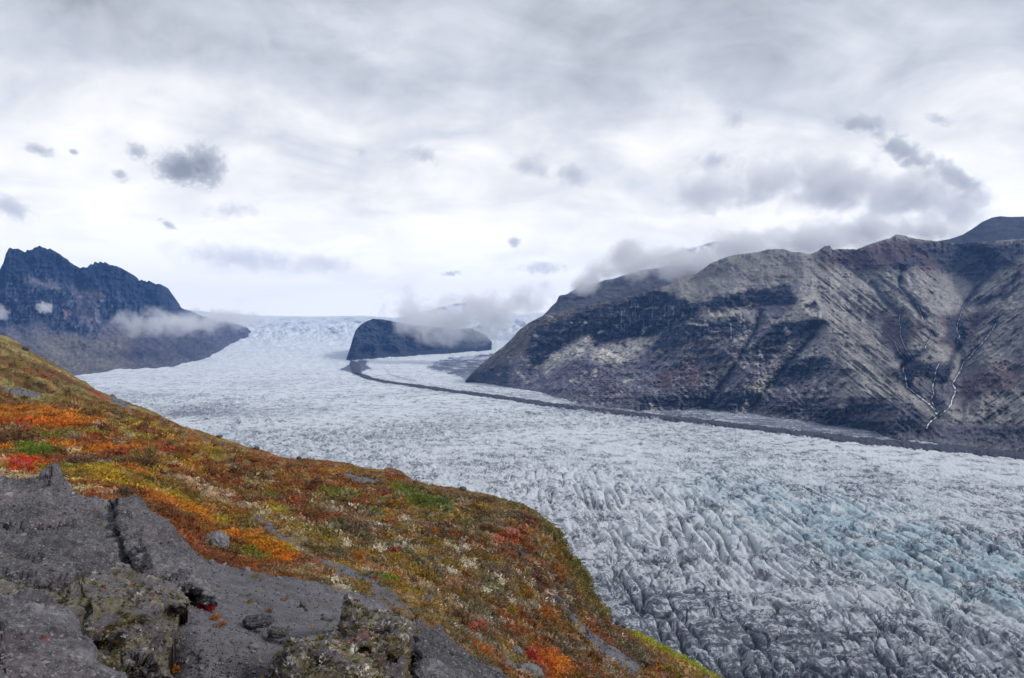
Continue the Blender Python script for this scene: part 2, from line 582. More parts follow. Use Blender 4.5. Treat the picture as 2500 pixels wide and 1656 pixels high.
    tag(link('moraine_rubble', mesh_from('moraine_rubble', P, grid_faces(len(s), K), M_RUBBLE, {'Col': col})),
        'dark band of rubble running down the white glacier', None, None, 'stuff')


# ------------------------------------------------------------------ mountains
R_CREST = [(1136, 930), (1150, 914), (1175, 889), (1207, 863), (1230, 845), (1248, 829), (1266, 807), (1289, 790), (1330, 768), (1406, 752), (1483, 737), (1559, 719), (1600, 706),
           (1641, 693), (1656, 679), (1702, 668), (1735, 643), (1784, 624), (1855, 615), (1875, 609), (1914, 608), (1937, 616), (1957, 616), (1977, 621),
           (1998, 613), (2013, 601), (2026, 599), (2031, 610), (2054, 608), (2092, 609), (2125, 596), (2156, 586), (2174, 582), (2189, 572), (2209, 576),
           (2232, 582), (2252, 585), (2330, 594), (2380, 592), (2436, 588), (2500, 583), (2600, 560), (2800, 540)]
R_BASE = [(1136, 932), (1170, 936), (1207, 940), (1253, 949), (1319, 961), (1355, 970), (1419, 984), (1500, 991), (1602, 997), (1679, 1001), (1768, 1005), (1806, 1009),
          (1842, 1013), (1934, 1023), (2010, 1034), (2130, 1047), (2188, 1068), (2283, 1080), (2385, 1093), (2500, 1106), (2800, 1136)]
STREAMS = [
    ('left', [(2154, 800), (2170, 820), (2185, 835), (2192, 856), (2206, 872), (2213, 880)], 0.5),
    ('left', [(2198, 766), (2195, 785), (2199, 800), (2197, 815), (2203, 830), (2207, 842), (2215, 858), (2223, 868), (2228, 878)], 0.6),
    ('left', [(2208, 893), (2204, 903), (2210, 915), (2213, 935), (2214, 945), (2232, 958), (2250, 973), (2268, 986), (2280, 999), (2286, 1010), (2290, 1017)], 2.0),
    ('mid', [(2293, 887), (2286, 902), (2283, 912), (2286, 920), (2280, 930), (2277, 950), (2281, 962), (2273, 975), (2277, 985), (2284, 1000)], 1.3),
    ('right', [(2431, 790), (2425, 803), (2410, 823), (2395, 842), (2378, 857), (2372, 868), (2352, 885), (2345, 905), (2335, 922), (2325, 937), (2332, 947), (2332, 960),
               (2325, 975), (2322, 988), (2315, 998), (2303, 1007), (2290, 1017), (2276, 1026), (2266, 1037), (2262, 1048)], 1.8),
    ('upper', [(2357, 738), (2349, 755), (2345, 770), (2338, 790), (2336, 808), (2344, 820), (2337, 832), (2338, 845)], 0.5),
    ('spur', [(2279, 806), (2270, 830), (2262, 842), (2258, 852)], 0.6),
    ('cliff', [(1784, 790), (1785, 805), (1785, 832)], 0.9),
    ('notch', [(2240, 748), (2246, 762), (2254, 780)], 0.7),
]
GULLIES = [[(2130, 690), (2150, 720), (2175, 745), (2198, 766)], [(2200, 660), (2195, 700), (2230, 735), (2256, 775)],
           [(2330, 600), (2400, 620), (2430, 660), (2380, 710), (2357, 738)], [(2338, 845), (2320, 890), (2293, 930)], [(2213, 880), (2208, 893)], [(2228, 878), (2210, 893)],
           [(2490, 670), (2440, 720), (2390, 745)], [(2262, 1048), (2240, 1060)], [(1860, 760), (1835, 820), (1800, 880), (1770, 930), (1720, 995)], [(1985, 820), (1930, 880), (1870, 950), (1830, 1005)]]
SPURS = [[(1960, 640), (1985, 690), (1975, 730), (2000, 770), (2030, 800), (2070, 880), (2120, 960), (2200, 1000)], [(2230, 720), (2290, 780), (2240, 800), (2225, 840)],
         [(2290, 810), (2310, 850), (2250, 880), (2205, 900)], [(1800, 845), (1790, 870), (1830, 910), (1850, 930)], [(1705, 825), (1680, 850), (1600, 930), (1560, 970)],
         [(2450, 640), (2400, 740), (2450, 760)]]
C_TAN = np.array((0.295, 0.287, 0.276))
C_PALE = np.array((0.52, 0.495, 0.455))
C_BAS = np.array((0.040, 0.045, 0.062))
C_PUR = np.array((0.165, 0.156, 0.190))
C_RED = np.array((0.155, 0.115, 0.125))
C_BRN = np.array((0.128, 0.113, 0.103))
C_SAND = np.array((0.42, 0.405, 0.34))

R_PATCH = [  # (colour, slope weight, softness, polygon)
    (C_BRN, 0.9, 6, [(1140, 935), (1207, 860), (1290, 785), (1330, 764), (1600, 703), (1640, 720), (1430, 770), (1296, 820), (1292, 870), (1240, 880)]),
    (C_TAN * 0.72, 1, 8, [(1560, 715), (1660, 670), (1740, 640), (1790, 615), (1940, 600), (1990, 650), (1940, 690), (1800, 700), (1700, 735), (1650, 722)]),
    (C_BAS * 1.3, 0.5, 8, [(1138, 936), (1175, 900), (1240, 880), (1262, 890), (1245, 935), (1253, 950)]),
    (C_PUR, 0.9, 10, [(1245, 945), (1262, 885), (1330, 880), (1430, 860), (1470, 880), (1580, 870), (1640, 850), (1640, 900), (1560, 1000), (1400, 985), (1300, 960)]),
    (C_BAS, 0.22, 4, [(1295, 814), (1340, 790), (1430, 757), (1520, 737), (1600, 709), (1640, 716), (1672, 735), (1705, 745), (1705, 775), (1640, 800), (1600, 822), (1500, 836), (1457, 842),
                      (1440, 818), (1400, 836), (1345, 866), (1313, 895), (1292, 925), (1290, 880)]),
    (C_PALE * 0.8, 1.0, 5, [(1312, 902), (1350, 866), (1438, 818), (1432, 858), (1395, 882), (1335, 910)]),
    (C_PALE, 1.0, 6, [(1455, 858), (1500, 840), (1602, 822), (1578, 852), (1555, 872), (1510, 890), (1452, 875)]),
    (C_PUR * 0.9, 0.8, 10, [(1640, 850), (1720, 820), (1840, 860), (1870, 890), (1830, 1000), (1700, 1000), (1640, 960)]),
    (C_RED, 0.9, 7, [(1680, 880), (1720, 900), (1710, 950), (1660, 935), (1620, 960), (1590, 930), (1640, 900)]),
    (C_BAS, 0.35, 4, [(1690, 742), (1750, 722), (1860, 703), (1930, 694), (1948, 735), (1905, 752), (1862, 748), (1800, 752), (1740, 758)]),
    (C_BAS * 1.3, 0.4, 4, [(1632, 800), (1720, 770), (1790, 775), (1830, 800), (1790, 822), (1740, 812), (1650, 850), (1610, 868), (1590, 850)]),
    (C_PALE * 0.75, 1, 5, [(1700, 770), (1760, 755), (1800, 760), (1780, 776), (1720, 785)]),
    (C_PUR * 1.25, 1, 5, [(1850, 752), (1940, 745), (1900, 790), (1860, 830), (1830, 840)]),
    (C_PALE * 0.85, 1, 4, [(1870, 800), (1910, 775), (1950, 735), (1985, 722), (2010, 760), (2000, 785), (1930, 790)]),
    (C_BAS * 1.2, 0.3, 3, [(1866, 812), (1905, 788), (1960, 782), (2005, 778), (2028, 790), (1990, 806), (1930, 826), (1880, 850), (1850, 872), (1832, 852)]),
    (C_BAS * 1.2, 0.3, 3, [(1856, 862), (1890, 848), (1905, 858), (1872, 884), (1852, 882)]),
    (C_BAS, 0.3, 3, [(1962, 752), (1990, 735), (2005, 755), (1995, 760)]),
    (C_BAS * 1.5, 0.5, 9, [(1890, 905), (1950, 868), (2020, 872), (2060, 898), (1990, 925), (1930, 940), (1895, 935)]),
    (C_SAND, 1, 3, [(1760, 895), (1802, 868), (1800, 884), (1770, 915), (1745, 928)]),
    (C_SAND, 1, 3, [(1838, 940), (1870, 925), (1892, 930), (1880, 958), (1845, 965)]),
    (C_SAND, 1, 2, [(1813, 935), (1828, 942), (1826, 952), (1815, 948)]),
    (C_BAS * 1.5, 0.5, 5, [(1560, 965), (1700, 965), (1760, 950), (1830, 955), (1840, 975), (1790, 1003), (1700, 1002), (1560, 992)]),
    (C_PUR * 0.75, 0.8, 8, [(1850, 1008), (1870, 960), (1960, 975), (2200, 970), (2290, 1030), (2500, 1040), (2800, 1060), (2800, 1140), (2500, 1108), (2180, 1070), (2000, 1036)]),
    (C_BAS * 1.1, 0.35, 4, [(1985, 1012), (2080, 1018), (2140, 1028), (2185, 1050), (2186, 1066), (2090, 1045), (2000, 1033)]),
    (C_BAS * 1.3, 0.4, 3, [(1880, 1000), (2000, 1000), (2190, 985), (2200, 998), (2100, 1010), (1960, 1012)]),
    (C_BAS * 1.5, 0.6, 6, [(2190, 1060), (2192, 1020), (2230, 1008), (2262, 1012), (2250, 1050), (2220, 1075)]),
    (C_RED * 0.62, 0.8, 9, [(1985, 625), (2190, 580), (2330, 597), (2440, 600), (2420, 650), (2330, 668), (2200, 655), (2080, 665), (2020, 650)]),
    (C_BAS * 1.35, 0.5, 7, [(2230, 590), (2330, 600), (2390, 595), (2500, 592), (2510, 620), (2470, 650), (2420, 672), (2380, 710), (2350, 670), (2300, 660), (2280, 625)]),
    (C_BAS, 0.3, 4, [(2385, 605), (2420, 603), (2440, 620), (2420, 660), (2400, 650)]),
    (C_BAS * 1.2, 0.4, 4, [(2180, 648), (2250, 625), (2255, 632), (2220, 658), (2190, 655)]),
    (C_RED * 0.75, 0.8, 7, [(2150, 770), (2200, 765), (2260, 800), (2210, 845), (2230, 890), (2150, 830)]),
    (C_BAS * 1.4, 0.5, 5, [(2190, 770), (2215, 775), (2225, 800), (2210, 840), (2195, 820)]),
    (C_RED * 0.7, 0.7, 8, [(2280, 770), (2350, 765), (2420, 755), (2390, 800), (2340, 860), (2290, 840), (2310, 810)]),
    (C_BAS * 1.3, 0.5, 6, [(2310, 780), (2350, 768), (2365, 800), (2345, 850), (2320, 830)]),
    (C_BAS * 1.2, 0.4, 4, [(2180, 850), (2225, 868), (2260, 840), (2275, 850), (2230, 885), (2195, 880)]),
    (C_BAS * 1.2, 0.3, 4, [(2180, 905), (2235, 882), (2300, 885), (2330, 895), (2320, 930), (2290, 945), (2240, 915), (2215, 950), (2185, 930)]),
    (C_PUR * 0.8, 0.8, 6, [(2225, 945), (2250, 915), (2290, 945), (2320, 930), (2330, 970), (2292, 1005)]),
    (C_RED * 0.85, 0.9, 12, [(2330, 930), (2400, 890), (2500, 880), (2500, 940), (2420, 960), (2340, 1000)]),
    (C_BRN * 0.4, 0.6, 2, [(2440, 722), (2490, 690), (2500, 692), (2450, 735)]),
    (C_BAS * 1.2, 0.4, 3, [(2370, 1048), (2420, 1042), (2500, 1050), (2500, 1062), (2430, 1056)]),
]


class Relief:
    """mountain side: columns of picture x, rows from foot to crest, each point at its own distance"""
    def __init__(self, x0, x1, C, R, base, crest, yb, yc):
        self.px = np.linspace(x0, x1, C)
        self.R, self.C = R, C
        v = np.linspace(0, 1, R)[:, None]
        b, c = pl(base, self.px), pl(crest, self.px)
        self.b, self.c = b, c
        self.PX = np.broadcast_to(self.px, (R, C)).copy()
        self.PY = b + (c - b) * v
        self.v = np.broadcast_to(v, (R, C))
        self.yb, self.yc = yb(self.px, b), yc(self.px, c)
        self.w = np.ones((R, C))
        self.col = np.zeros((R, C, 3))

    def paint(self, patches, wob=8):
        jx = 1.9 * wob * fbm(self.PX / 40, self.PY / 40, 5, 71, 0.6)
        jy = 1.4 * wob * fbm(self.PX / 40, self.PY / 40, 5, 72, 0.6)
        jj = 9.0 * fbm(self.PX / 16, self.PY / 9, 4, 73, 0.65)
        for c, w, s, poly in patches:
            xs = [q[0] for q in poly]
            sel = (self.px > min(xs) - 40) & (self.px < max(xs) + 40)
            sd = poly_sd(self.PX[:, sel] + jx[:, sel], self.PY[:, sel] + jy[:, sel], poly) + jj[:, sel] * min(1, s / 4)
            k = sst(sd, -s * 2.0, s * 2.0)
            self.col[:, sel] = lerp(self.col[:, sel], np.asarray(c), k[..., None])
            self.w[:, sel] = lerp(self.w[:, sel], w, k)

    def depth(self):
        cw = np.cumsum(self.w, 0)
        cw = (cw - cw[:1]) / (cw[-1:] - cw[:1])
        k = 14
        for _ in range(2):                                 # keep neighbouring columns in step
            pad = np.pad(cw, ((0, 0), (k, k)), mode='edge')
            cs = np.cumsum(np.pad(pad, ((0, 0), (1, 0))), 1)
            cw = (cs[:, 2 * k + 1:] - cs[:, :-2 * k - 1]) / (2 * k + 1)
        self.Y = self.yb + (self.yc - self.yb) * cw

    def build(self, name, mat, back=(0.06, 0.25, 0.8), drop=(4, 60, 400), jag=1.5):
        PY = self.PY + jag * fbm(self.PX / 9, 0 * self.PX, 3, 74) * sst(self.v, 0.8, 1.0)
        P = unproj(self.PX, PY, self.Y)
        # foot sinks under the ice, crest rolls over and falls away behind
        foot = P[:1].copy()
        foot[..., 2] -= 60
        foot[..., 1] += 5
        rows = [foot, P]
        cols = [self.col[:1], self.col]
        for bk, dr in zip(back, drop):
            q = P[-1:].copy()
            q[..., 0] *= 1 + bk * 0.5
            q[..., 1] *= 1 + bk
            q[..., 2] -= dr
            rows.append(q)
            cols.append(self.col[-1:])
        P = np.concatenate(rows, 0)
        col = np.concatenate(cols, 0)
        return tag(link(name, mesh_from(name, P, grid_faces(*P.shape[:2]), mat, {'Col': np.clip(col, 0.01, 0.9)})), kind='structure')

    def at(self, x, y):
        i = np.interp(x, self.px, np.arange(self.C))
        i0 = np.clip(np.floor(i).astype(int), 0, self.C - 2)
        f = i - i0
        out = 0
        for k, wt in ((i0, 1 - f), (i0 + 1, f)):
            r = (y - self.b[k]) / (self.c[k] - self.b[k]) * (self.R - 1)
            r = np.clip(r, 0, self.R - 1.001)
            r0 = r.astype(int)
            out = out + wt * (self.Y[r0, k] * (1 - (r - r0)) + self.Y[r0 + 1, k] * (r - r0))
        return out


def build_right_mountain():
    def yc(px, c):
        return np.interp(px, [1136, 1207, 1330, 1500, 1700, 1900, 2050, 2190, 2350, 2500, 2800], [1880, 1900, 1890, 1840, 1830, 1800, 1780, 1790, 1800, 1640, 1500])
    m = Relief(1136, 2760, 780, 300, R_BASE, R_CREST, lambda px, b: g_depth(b) - 6, yc)
    PX, PY = m.PX, m.PY
    m.col[:] = C_TAN
    mixn = sst(fbm(PX / 60, PY / 40, 4, 81), -0.2, 0.35)
    lowleft = sst(1960 + 0.35 * (PY - 650) - PX, -20, 60) * sst(PY, 720, 800)
    m.col = lerp(m.col, lerp(C_PUR * 1.15, C_TAN * 0.95, mixn[..., None]), lowleft[..., None] * 0.85)
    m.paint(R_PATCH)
    # mottling: outcrops and turf
    oc = sst(fbm(PX / 26, PY / 15, 5, 82, 0.6), 0.16, 0.36) * sst(PY - m.c, 40, 120) * (0.4 + 0.6 * lowleft)
    m.col = lerp(m.col, C_BAS * 1.4, (oc * 0.75)[..., None])
    tf = sst(fbm(PX / 34, PY / 20, 4, 83, 0.6), 0.2, 0.42) * lowleft
    m.col = lerp(m.col, C_PALE * 0.8, (tf * 0.9)[..., None])
    pale_ledge = sst(fbm(PX / 20, PY / 8, 5, 183, 0.62), 0.05, 0.4) * (1 - np.clip(m.w, 0, 1))  # paler ledges scattered through the cliff rock
    m.col = lerp(m.col, C_PUR * 0.95, (pale_ledge * 0.6)[..., None])
    # pale seepage streaks on the upper cliff
    cl = sst(poly_sd(PX, PY, [(1470, 745), (1600, 715), (1700, 745), (1700, 790), (1600, 815), (1480, 815)]), 0, 12)
    st = sst(fbm(PX / 5.0, PY / 46, 3, 84), 0.22, 0.36) * cl
    m.col = lerp(m.col, np.array((0.27, 0.27, 0.34)), (st * 0.8)[..., None])
    m.w *= 1 - 0.5 * oc
    m.depth()
    # gullies and spurs
    amp = np.interp(PX, [1136, 1300, 1500, 2800], [0.2, 0.6, 1.0, 1.0])
    wig = 6 * fbm(PX / 30, PY / 30, 3, 85)
    wig2 = 6 * fbm(PX / 30, PY / 30, 3, 86)
    for name, s, wd in STREAMS:
        d = seg_dist(PX, PY, s)
        m.Y += 16 * np.exp(-(d / 11) ** 1.2) * min(1, wd)
    for s in GULLIES:
        m.Y += 42 * np.exp(-seg_dist(PX + wig, PY + wig2, s) / 20)
    for s in SPURS:
        m.Y -= 55 * np.exp(-(seg_dist(PX + wig, PY + wig2, s) / 48) ** 1.3)
    r = fbm(PX / 150, PY / 120, 7, 87, 0.56, mode=2)
    m.Y -= 62 * r * amp * sst(m.v, 0, 0.12)
    rough = 1 - np.clip(m.w, 0, 1)
    m.Y -= amp * (19 * fbm(PX / 22, PY / 20, 5, 88, 0.6, mode=1) * (0.25 + lowleft + rough))
    m.Y -= amp * rough * 12 * fbm(PX / 16, PY / 60, 4, 89, 0.55, mode=2)           # ribs of the cliffs
    m.Y += amp * rough * 8 * fbm(PX / 90, PY / 7, 3, 90, 0.6)                    # ledges
    # fall-line furrows on the open slopes
    vall = sst(PX - (1965 + 0.25 * (PY - 650)), 0, 40) * (1 - sst(PX, 2270, 2320))
    rgt = sst(PX, 2330, 2390)
    s1, t1 = PX * 0.62 - PY * 0.78, PX * 0.78 + PY * 0.62
    s2, t2 = PX * 0.56 + PY * 0.83, PX * 0.83 - PY * 0.56
    f1 = fbm(s1 / 13, t1 / 170, 4, 91, 0.6, mode=2)
    f2 = fbm(s2 / 16, t2 / 170, 4, 92, 0.6, mode=2)
    open_ = np.clip(m.w, 0, 1) ** 2
    m.Y -= 13.0 * open_ * (f1 * vall + f2 * rgt)
    fur = sst(-f1, -0.10, 0.35) * vall + sst(-f2, -0.05, 0.4) * rgt
    m.col = lerp(m.col, C_BRN * 0.45, (0.65 * fur * open_)[..., None])
    s3, t3 = PX * 0.62 + PY * 0.78, PX * 0.78 - PY * 0.62
    f3 = fbm(s3 / 10, t3 / 110, 4, 93, 0.6)
    m.Y += 3.5 * f3 * open_ * lowleft
    # darker beds painted along the streams and gullies
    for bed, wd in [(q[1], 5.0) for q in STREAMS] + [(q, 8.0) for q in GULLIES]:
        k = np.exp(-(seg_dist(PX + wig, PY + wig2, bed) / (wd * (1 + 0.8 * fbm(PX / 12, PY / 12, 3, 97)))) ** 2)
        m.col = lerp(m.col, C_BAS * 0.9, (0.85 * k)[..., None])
    gl = sst(fbm(s1 / 26, t1 / 60, 4, 98, 0.65, mode=2), 0.12, 0.42) * vall + sst(fbm(s2 / 30, t2 / 70, 4, 99, 0.65, mode=2), 0.12, 0.42) * rgt
    m.col = lerp(m.col, C_BRN * 0.5, (0.5 * gl * open_)[..., None])
    band = fbm(PX / 60, (PY + 0.10 * PX) / 5, 4, 100, 0.65)
    stre = fbm(s3 / 4.5, t3 / 30, 4, 194, 0.65) * lowleft + (fbm(s1 / 4.5, t1 / 40, 4, 195, 0.65) * vall + fbm(s2 / 4.5, t2 / 40, 4, 196, 0.65) * rgt)
    m.col *= np.clip(1 + 0.9 * stre * open_ + 0.9 * band * (1 - open_) + 0.55 * fbm(PX / 5, PY / 4, 4, 94, 0.7), 0.25, 2)[..., None]
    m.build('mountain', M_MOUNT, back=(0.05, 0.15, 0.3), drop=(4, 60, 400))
    # streams
    for name, s, wd in STREAMS:
        q = np.array(s, float)
        L = np.concatenate([[0], np.cumsum(np.hypot(*np.diff(q, axis=0).T))])
        n = max(8, int(L[-1] / 2))
        t = np.linspace(0, L[-1], n)
        x = np.interp(t, L, q[:, 0]) + 1.6 * fbm(t / 9, 0 * t, 3, 95)
        y = np.interp(t, L, q[:, 1])
        wv = wd * np.linspace(0.55, 1.1, n) * np.clip(0.6 + 1.9 * fbm(t / 6, 0 * t + 2, 3, 96), 0.03, 1.5)
        P = []
        for k, off, lift in ((-1, -1, 0), (0, 0, 1.2), (1, 1, 0)):
            Y = m.at(x + off * wv, y) - 2.2 - lift
            P.append(unproj(x + off * wv, y, Y))
        P = np.stack(P, 1)
        lab = {'left': 'thin white stream dropping down the left side of the gorge', 'mid': 'white waterfall between two streams at the head of the ravine',
               'right': 'long white stream winding down the right side of the gorge', 'upper': 'white stream in the high dark ravine under the peak',
               'spur': 'short pale trickle beside the small rounded spur', 'cliff': 'single thin waterfall on the dark cliff in mid mountain',
               'notch': 'small trickle in the grassy notch above the gorge'}[name]
        if name == 'left':
            lab = {2154: 'faint stream slanting down the grassy flank left of the gorge', 2198: 'thin white stream in the notch above the gorge lip',
                   2208: 'widest white waterfall, falling from the lip then slanting right'}[s[0][0]]
        tag(link('waterfall', mesh_from('waterfall', P, grid_faces(n, 3), M_WATER)), lab, 'waterfall', 'streams on the mountain side')


def build_left_mountain():
    crest = [(-300, 640), (-120, 600), (-30, 668), (0, 656), (7, 645), (15, 616), (23, 605), (33, 608), (46, 608), (50, 617), (59, 616), (84, 605), (97, 602), (105, 604), (122, 609), (138, 621),
             (158, 635), (173, 646), (184, 649), (189, 654), (207, 654), (227, 645), (232, 640), (255, 641), (258, 646), (276, 649), (293, 653), (309, 664), (319, 679), (324, 686),
             (334, 684), (360, 687), (372, 692), (390, 694), (398, 715), (411, 732), (434, 753), (459, 759), (485, 770), (500, 774), (540, 784), (574, 791), (592, 800), (603, 810), (606, 812)]
    base = [(-300, 960), (0, 935), (179, 916), (281, 906), (418, 899), (446, 885), (510, 867), (561, 836), (587, 821), (603, 812), (606, 812.5)]
    def yb(px, b):
        return np.interp(px, [-300, 179, 281, 418, 446, 510, 561, 587, 606], [1900, 2150, 2420, 2570, 2900, 3350, 4000, 4300, 4500]) - 10
    def yc(px, c):
        return np.interp(px, [-300, 0, 100, 250, 390, 434, 500, 606], [2900, 3150, 3300, 3450, 3650, 3900, 4200, 4520])
    m = Relief(-300, 606, 420, 220, base, crest, yb, yc)
    PX, PY = m.PX, m.PY
    m.col[:] = C_PUR * 0.75
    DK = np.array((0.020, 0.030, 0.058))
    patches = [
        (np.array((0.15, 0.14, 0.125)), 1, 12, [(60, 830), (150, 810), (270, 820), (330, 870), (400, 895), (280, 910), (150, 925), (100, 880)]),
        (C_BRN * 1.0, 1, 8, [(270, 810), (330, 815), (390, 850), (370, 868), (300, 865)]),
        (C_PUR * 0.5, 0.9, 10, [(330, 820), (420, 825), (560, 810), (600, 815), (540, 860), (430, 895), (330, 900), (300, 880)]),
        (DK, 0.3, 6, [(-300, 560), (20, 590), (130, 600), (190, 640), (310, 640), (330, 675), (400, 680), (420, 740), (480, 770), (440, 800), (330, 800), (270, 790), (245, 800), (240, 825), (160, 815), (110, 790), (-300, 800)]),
        (C_PUR * 0.95, 0.7, 6, [(70, 680), (100, 680), (155, 700), (145, 708), (90, 695)]),
        (C_PUR * 0.85, 0.6, 7, [(180, 700), (235, 735), (245, 790), (225, 815), (195, 770), (190, 730)]),
        (C_BRN * 0.8, 0.7, 6, [(205, 715), (220, 692), (250, 720), (240, 730)]),
        (C_RED * 1.1, 0.8, 4, [(148, 765), (158, 755), (170, 770), (160, 782)]),
    ]
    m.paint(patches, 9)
    m.depth()
    rough = 1 - np.clip(m.w, 0, 1)
    m.Y -= 100 * fbm(PX / 80, PY / 90, 6, 101, 0.55, mode=2) * sst(m.v, 0, 0.2)
    m.Y -= rough * 75 * fbm(PX / 22, PY / 60, 5, 102, 0.6, mode=2)
    m.Y += rough * 20 * fbm(PX / 70, PY / 8, 3, 103)
    s, t = PX * 0.55 - PY * 0.83, PX * 0.83 + PY * 0.55
    f = fbm(s / 12, t / 130, 4, 104, 0.6)
    m.Y += 16 * f * (1 - rough)
    m.col *= (1 + 0.5 * f * (1 - rough))[..., None]
    lt = sst(fbm(PX / 12, PY / 26, 5, 105, 0.6), 0.1, 0.45) * rough * sst(PY - m.c, 40, 90)
    m.col = lerp(m.col, C_PUR * 1.5, (0.8 * lt)[..., None])
    lit_facet = sst(fbm(PX / 13 + PY / 60, PY / 34, 5, 107, 0.6, mode=2), 0.12, 0.34) * rough * sst(PY - m.c, 30, 80)  # facets toned paler as if lit, painted into the rock colour
    m.col = lerp(m.col, np.array((0.20, 0.21, 0.27)), (0.6 * lit_facet)[..., None])
    m.col *= np.clip(1 + 1.0 * fbm(PX / 9, PY / 7, 5, 106, 0.68), 0.3, 2)[..., None]
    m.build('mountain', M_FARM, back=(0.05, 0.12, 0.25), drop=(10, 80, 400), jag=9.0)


def simple_ridge(name, x0, x1, C, R, base, crest, yb, yc, col, amp, seed, mat=None, patches=(), jag=1.0):
    m = Relief(x0, x1, C, R, base, crest, lambda px, b: np.interp(px, *yb), lambda px, c: np.interp(px, *yc))
    m.col[:] = np.asarray(col)
    m.paint(patches, 5)
    m.depth()
    m.Y -= amp * fbm(m.PX / 60, m.PY / 40, 6, seed, 0.55, mode=2) * sst(m.v, 0, 0.2)
    m.col *= (1 + 0.5 * fbm(m.PX / 12, m.PY / 9, 5, seed + 1, 0.6))[..., None]
    m.build(name, mat or M_FARM, back=(0.03, 0.07, 0.12), drop=(6, 60, 300), jag=jag)
    return m


def build_far():
    # dark rock island between the two ice streams
    crest = [(846, 874), (852, 858), (858, 838), (863, 820), (870, 804), (880, 794), (893, 785), (910, 779), (935, 780), (949, 783), (969, 787), (1010, 793), (1057, 798), (1104, 803), (1150, 802), (1185, 818), (1200, 834)]
    base = [(846, 876), (864, 878), (880, 880), (898, 880), (952, 873), (996, 865), (1064, 856), (1104, 850), (1200, 836)]
    simple_ridge('rock_island', 846, 1200, 220, 80, base, crest, ([846, 1200], [3130, 3700]), ([846, 900, 1200], [3180, 3480, 3850]), (0.040, 0.046, 0.062), 110, 111,
                 patches=[((0.09, 0.075, 0.07), 1, 6, [(960, 790), (1060, 800), (1050, 830), (980, 820)])])
    # ridge under the cloud behind the right mountain
    crest = [(1322, 775), (1330, 766), (1350, 745), (1358, 738), (1365, 722), (1383, 719), (1406, 705), (1410, 698), (1420, 691), (1432, 696), (1457, 691), (1475, 684), (1498, 681), (1508, 677), (1560, 660), (1640, 650), (1760, 640)]
    base = [(1322, 790), (1400, 775), (1560, 745), (1760, 690)]
    simple_ridge('ridge', 1322, 1760, 170, 60, base, crest, ([1322, 1760], [2300, 2500]), ([1322, 1760], [2400, 2750]), (0.085, 0.088, 0.10), 30, 121)
    # peak behind the crest at the right
    crest = [(2220, 600), (2318, 584), (2349, 574), (2374, 559), (2400, 541), (2423, 531), (2443, 528), (2466, 530), (2500, 529), (2580, 540), (2760, 600)]
    base = [(2220, 625), (2440, 640), (2760, 640)]
    simple_ridge('peak', 2220, 2760, 130, 50, base, crest, ([2220, 2760], [2150, 2100]), ([2220, 2760], [2350, 2350]), (0.060, 0.060, 0.078), 16, 131, jag=0.6)
    # snow peaks far up the ice cap
    snow = np.array((0.82, 0.84, 0.88))
    crest = [(930, 785), (1000, 772), (1060, 756), (1075, 750), (1090, 748), (1110, 741), (1135, 739), (1180, 746), (1260, 768)]
    base = [(930, 800), (1260, 800)]
    simple_ridge('snow_peak', 930, 1260, 120, 40, base, crest, ([930, 1260], [5200, 5200]), ([930, 1260], [6100, 6100]), snow, 40, 141,
                 patches=[((0.16, 0.16, 0.19), 1, 2, [(1066, 752), (1085, 749), (1092, 753), (1075, 757)]), ((0.16, 0.16, 0.19), 1, 2, [(1105, 743), (1135, 738), (1140, 742), (1112, 747)]),
                          ((0.2, 0.2, 0.23), 1, 2, [(1095, 772), (1140, 769), (1150, 776), (1120, 776)])])
    crest = [(1540, 650), (1600, 632), (1670, 609), (1710, 600), (1735, 592), (1760, 590), (1800, 592), (1900, 610), (2000, 640)]
    base = [(1540, 690), (2000, 690)]
    simple_ridge('snow_peak', 1540, 2000, 120, 40, base, crest, ([1540, 2000], [3200, 3200]), ([1540, 2000], [3500, 3500]), snow, 25, 151,
                 patches=[((0.14, 0.14, 0.17), 1, 2, [(1716, 600), (1735, 592), (1762, 591), (1740, 597)]), ((0.14, 0.14, 0.17), 1, 2, [(1620, 630), (1690, 608), (1700, 606), (1650, 626)])])


# ------------------------------------------------------------------ foreground hillside
HILL_CTRL = [  # picture x, y, distance
    (-500, 640, 300), (-250, 735, 285), (0, 818, 262), (84, 861, 245), (163, 907, 232), (306, 979, 212), (500, 1057, 190), (700, 1115, 170), (850, 1128, 160), (1000, 1165, 150), (1200, 1208, 135),
    (1339, 1270, 120), (1380, 1343, 112), (1440, 1441, 101), (1480, 1515, 96), (1600, 1572, 97), (1760, 1664, 92), (2000, 1810, 80), (2500, 2100, 60), (3000, 2400, 50),
    (100, 950, 150), (250, 1020, 130), (450, 1110, 105), (700, 1190, 90), (950, 1240, 88), (1200, 1300, 86), (1330, 1400, 84), (1420, 1560, 78), (1560, 1640, 74),
    (0, 1000, 95), (0, 1100, 55), (150, 1120, 56), (300, 1150, 52), (450, 1220, 48), (650, 1290, 48), (850, 1330, 52), (1050, 1390, 52), (1200, 1480, 50), (1300, 1600, 45), (1380, 1656, 44),
    (500, 1330, 33), (650, 1400, 26), (850, 1440, 27), (1000, 1500, 27), (1130, 1580, 27), (1250, 1656, 27),
    (0, 1200, 25), (250, 1260, 24), (0, 1430, 15.5), (250, 1430, 15.5), (450, 1400, 16), (600, 1500, 12.5), (800, 1560, 12), (950, 1600, 12), (1100, 1656, 13),
    (0, 1656, 11), (300, 1656, 11), (600, 1656, 10.5), (0, 2500, 2.6), (700, 2500, 2.6), (1400, 2400, 7), (-500, 1656, 11), (-500, 1000, 120), (-500, 2500, 2.6), (2000, 2500, 14), (3000, 2700, 24)]


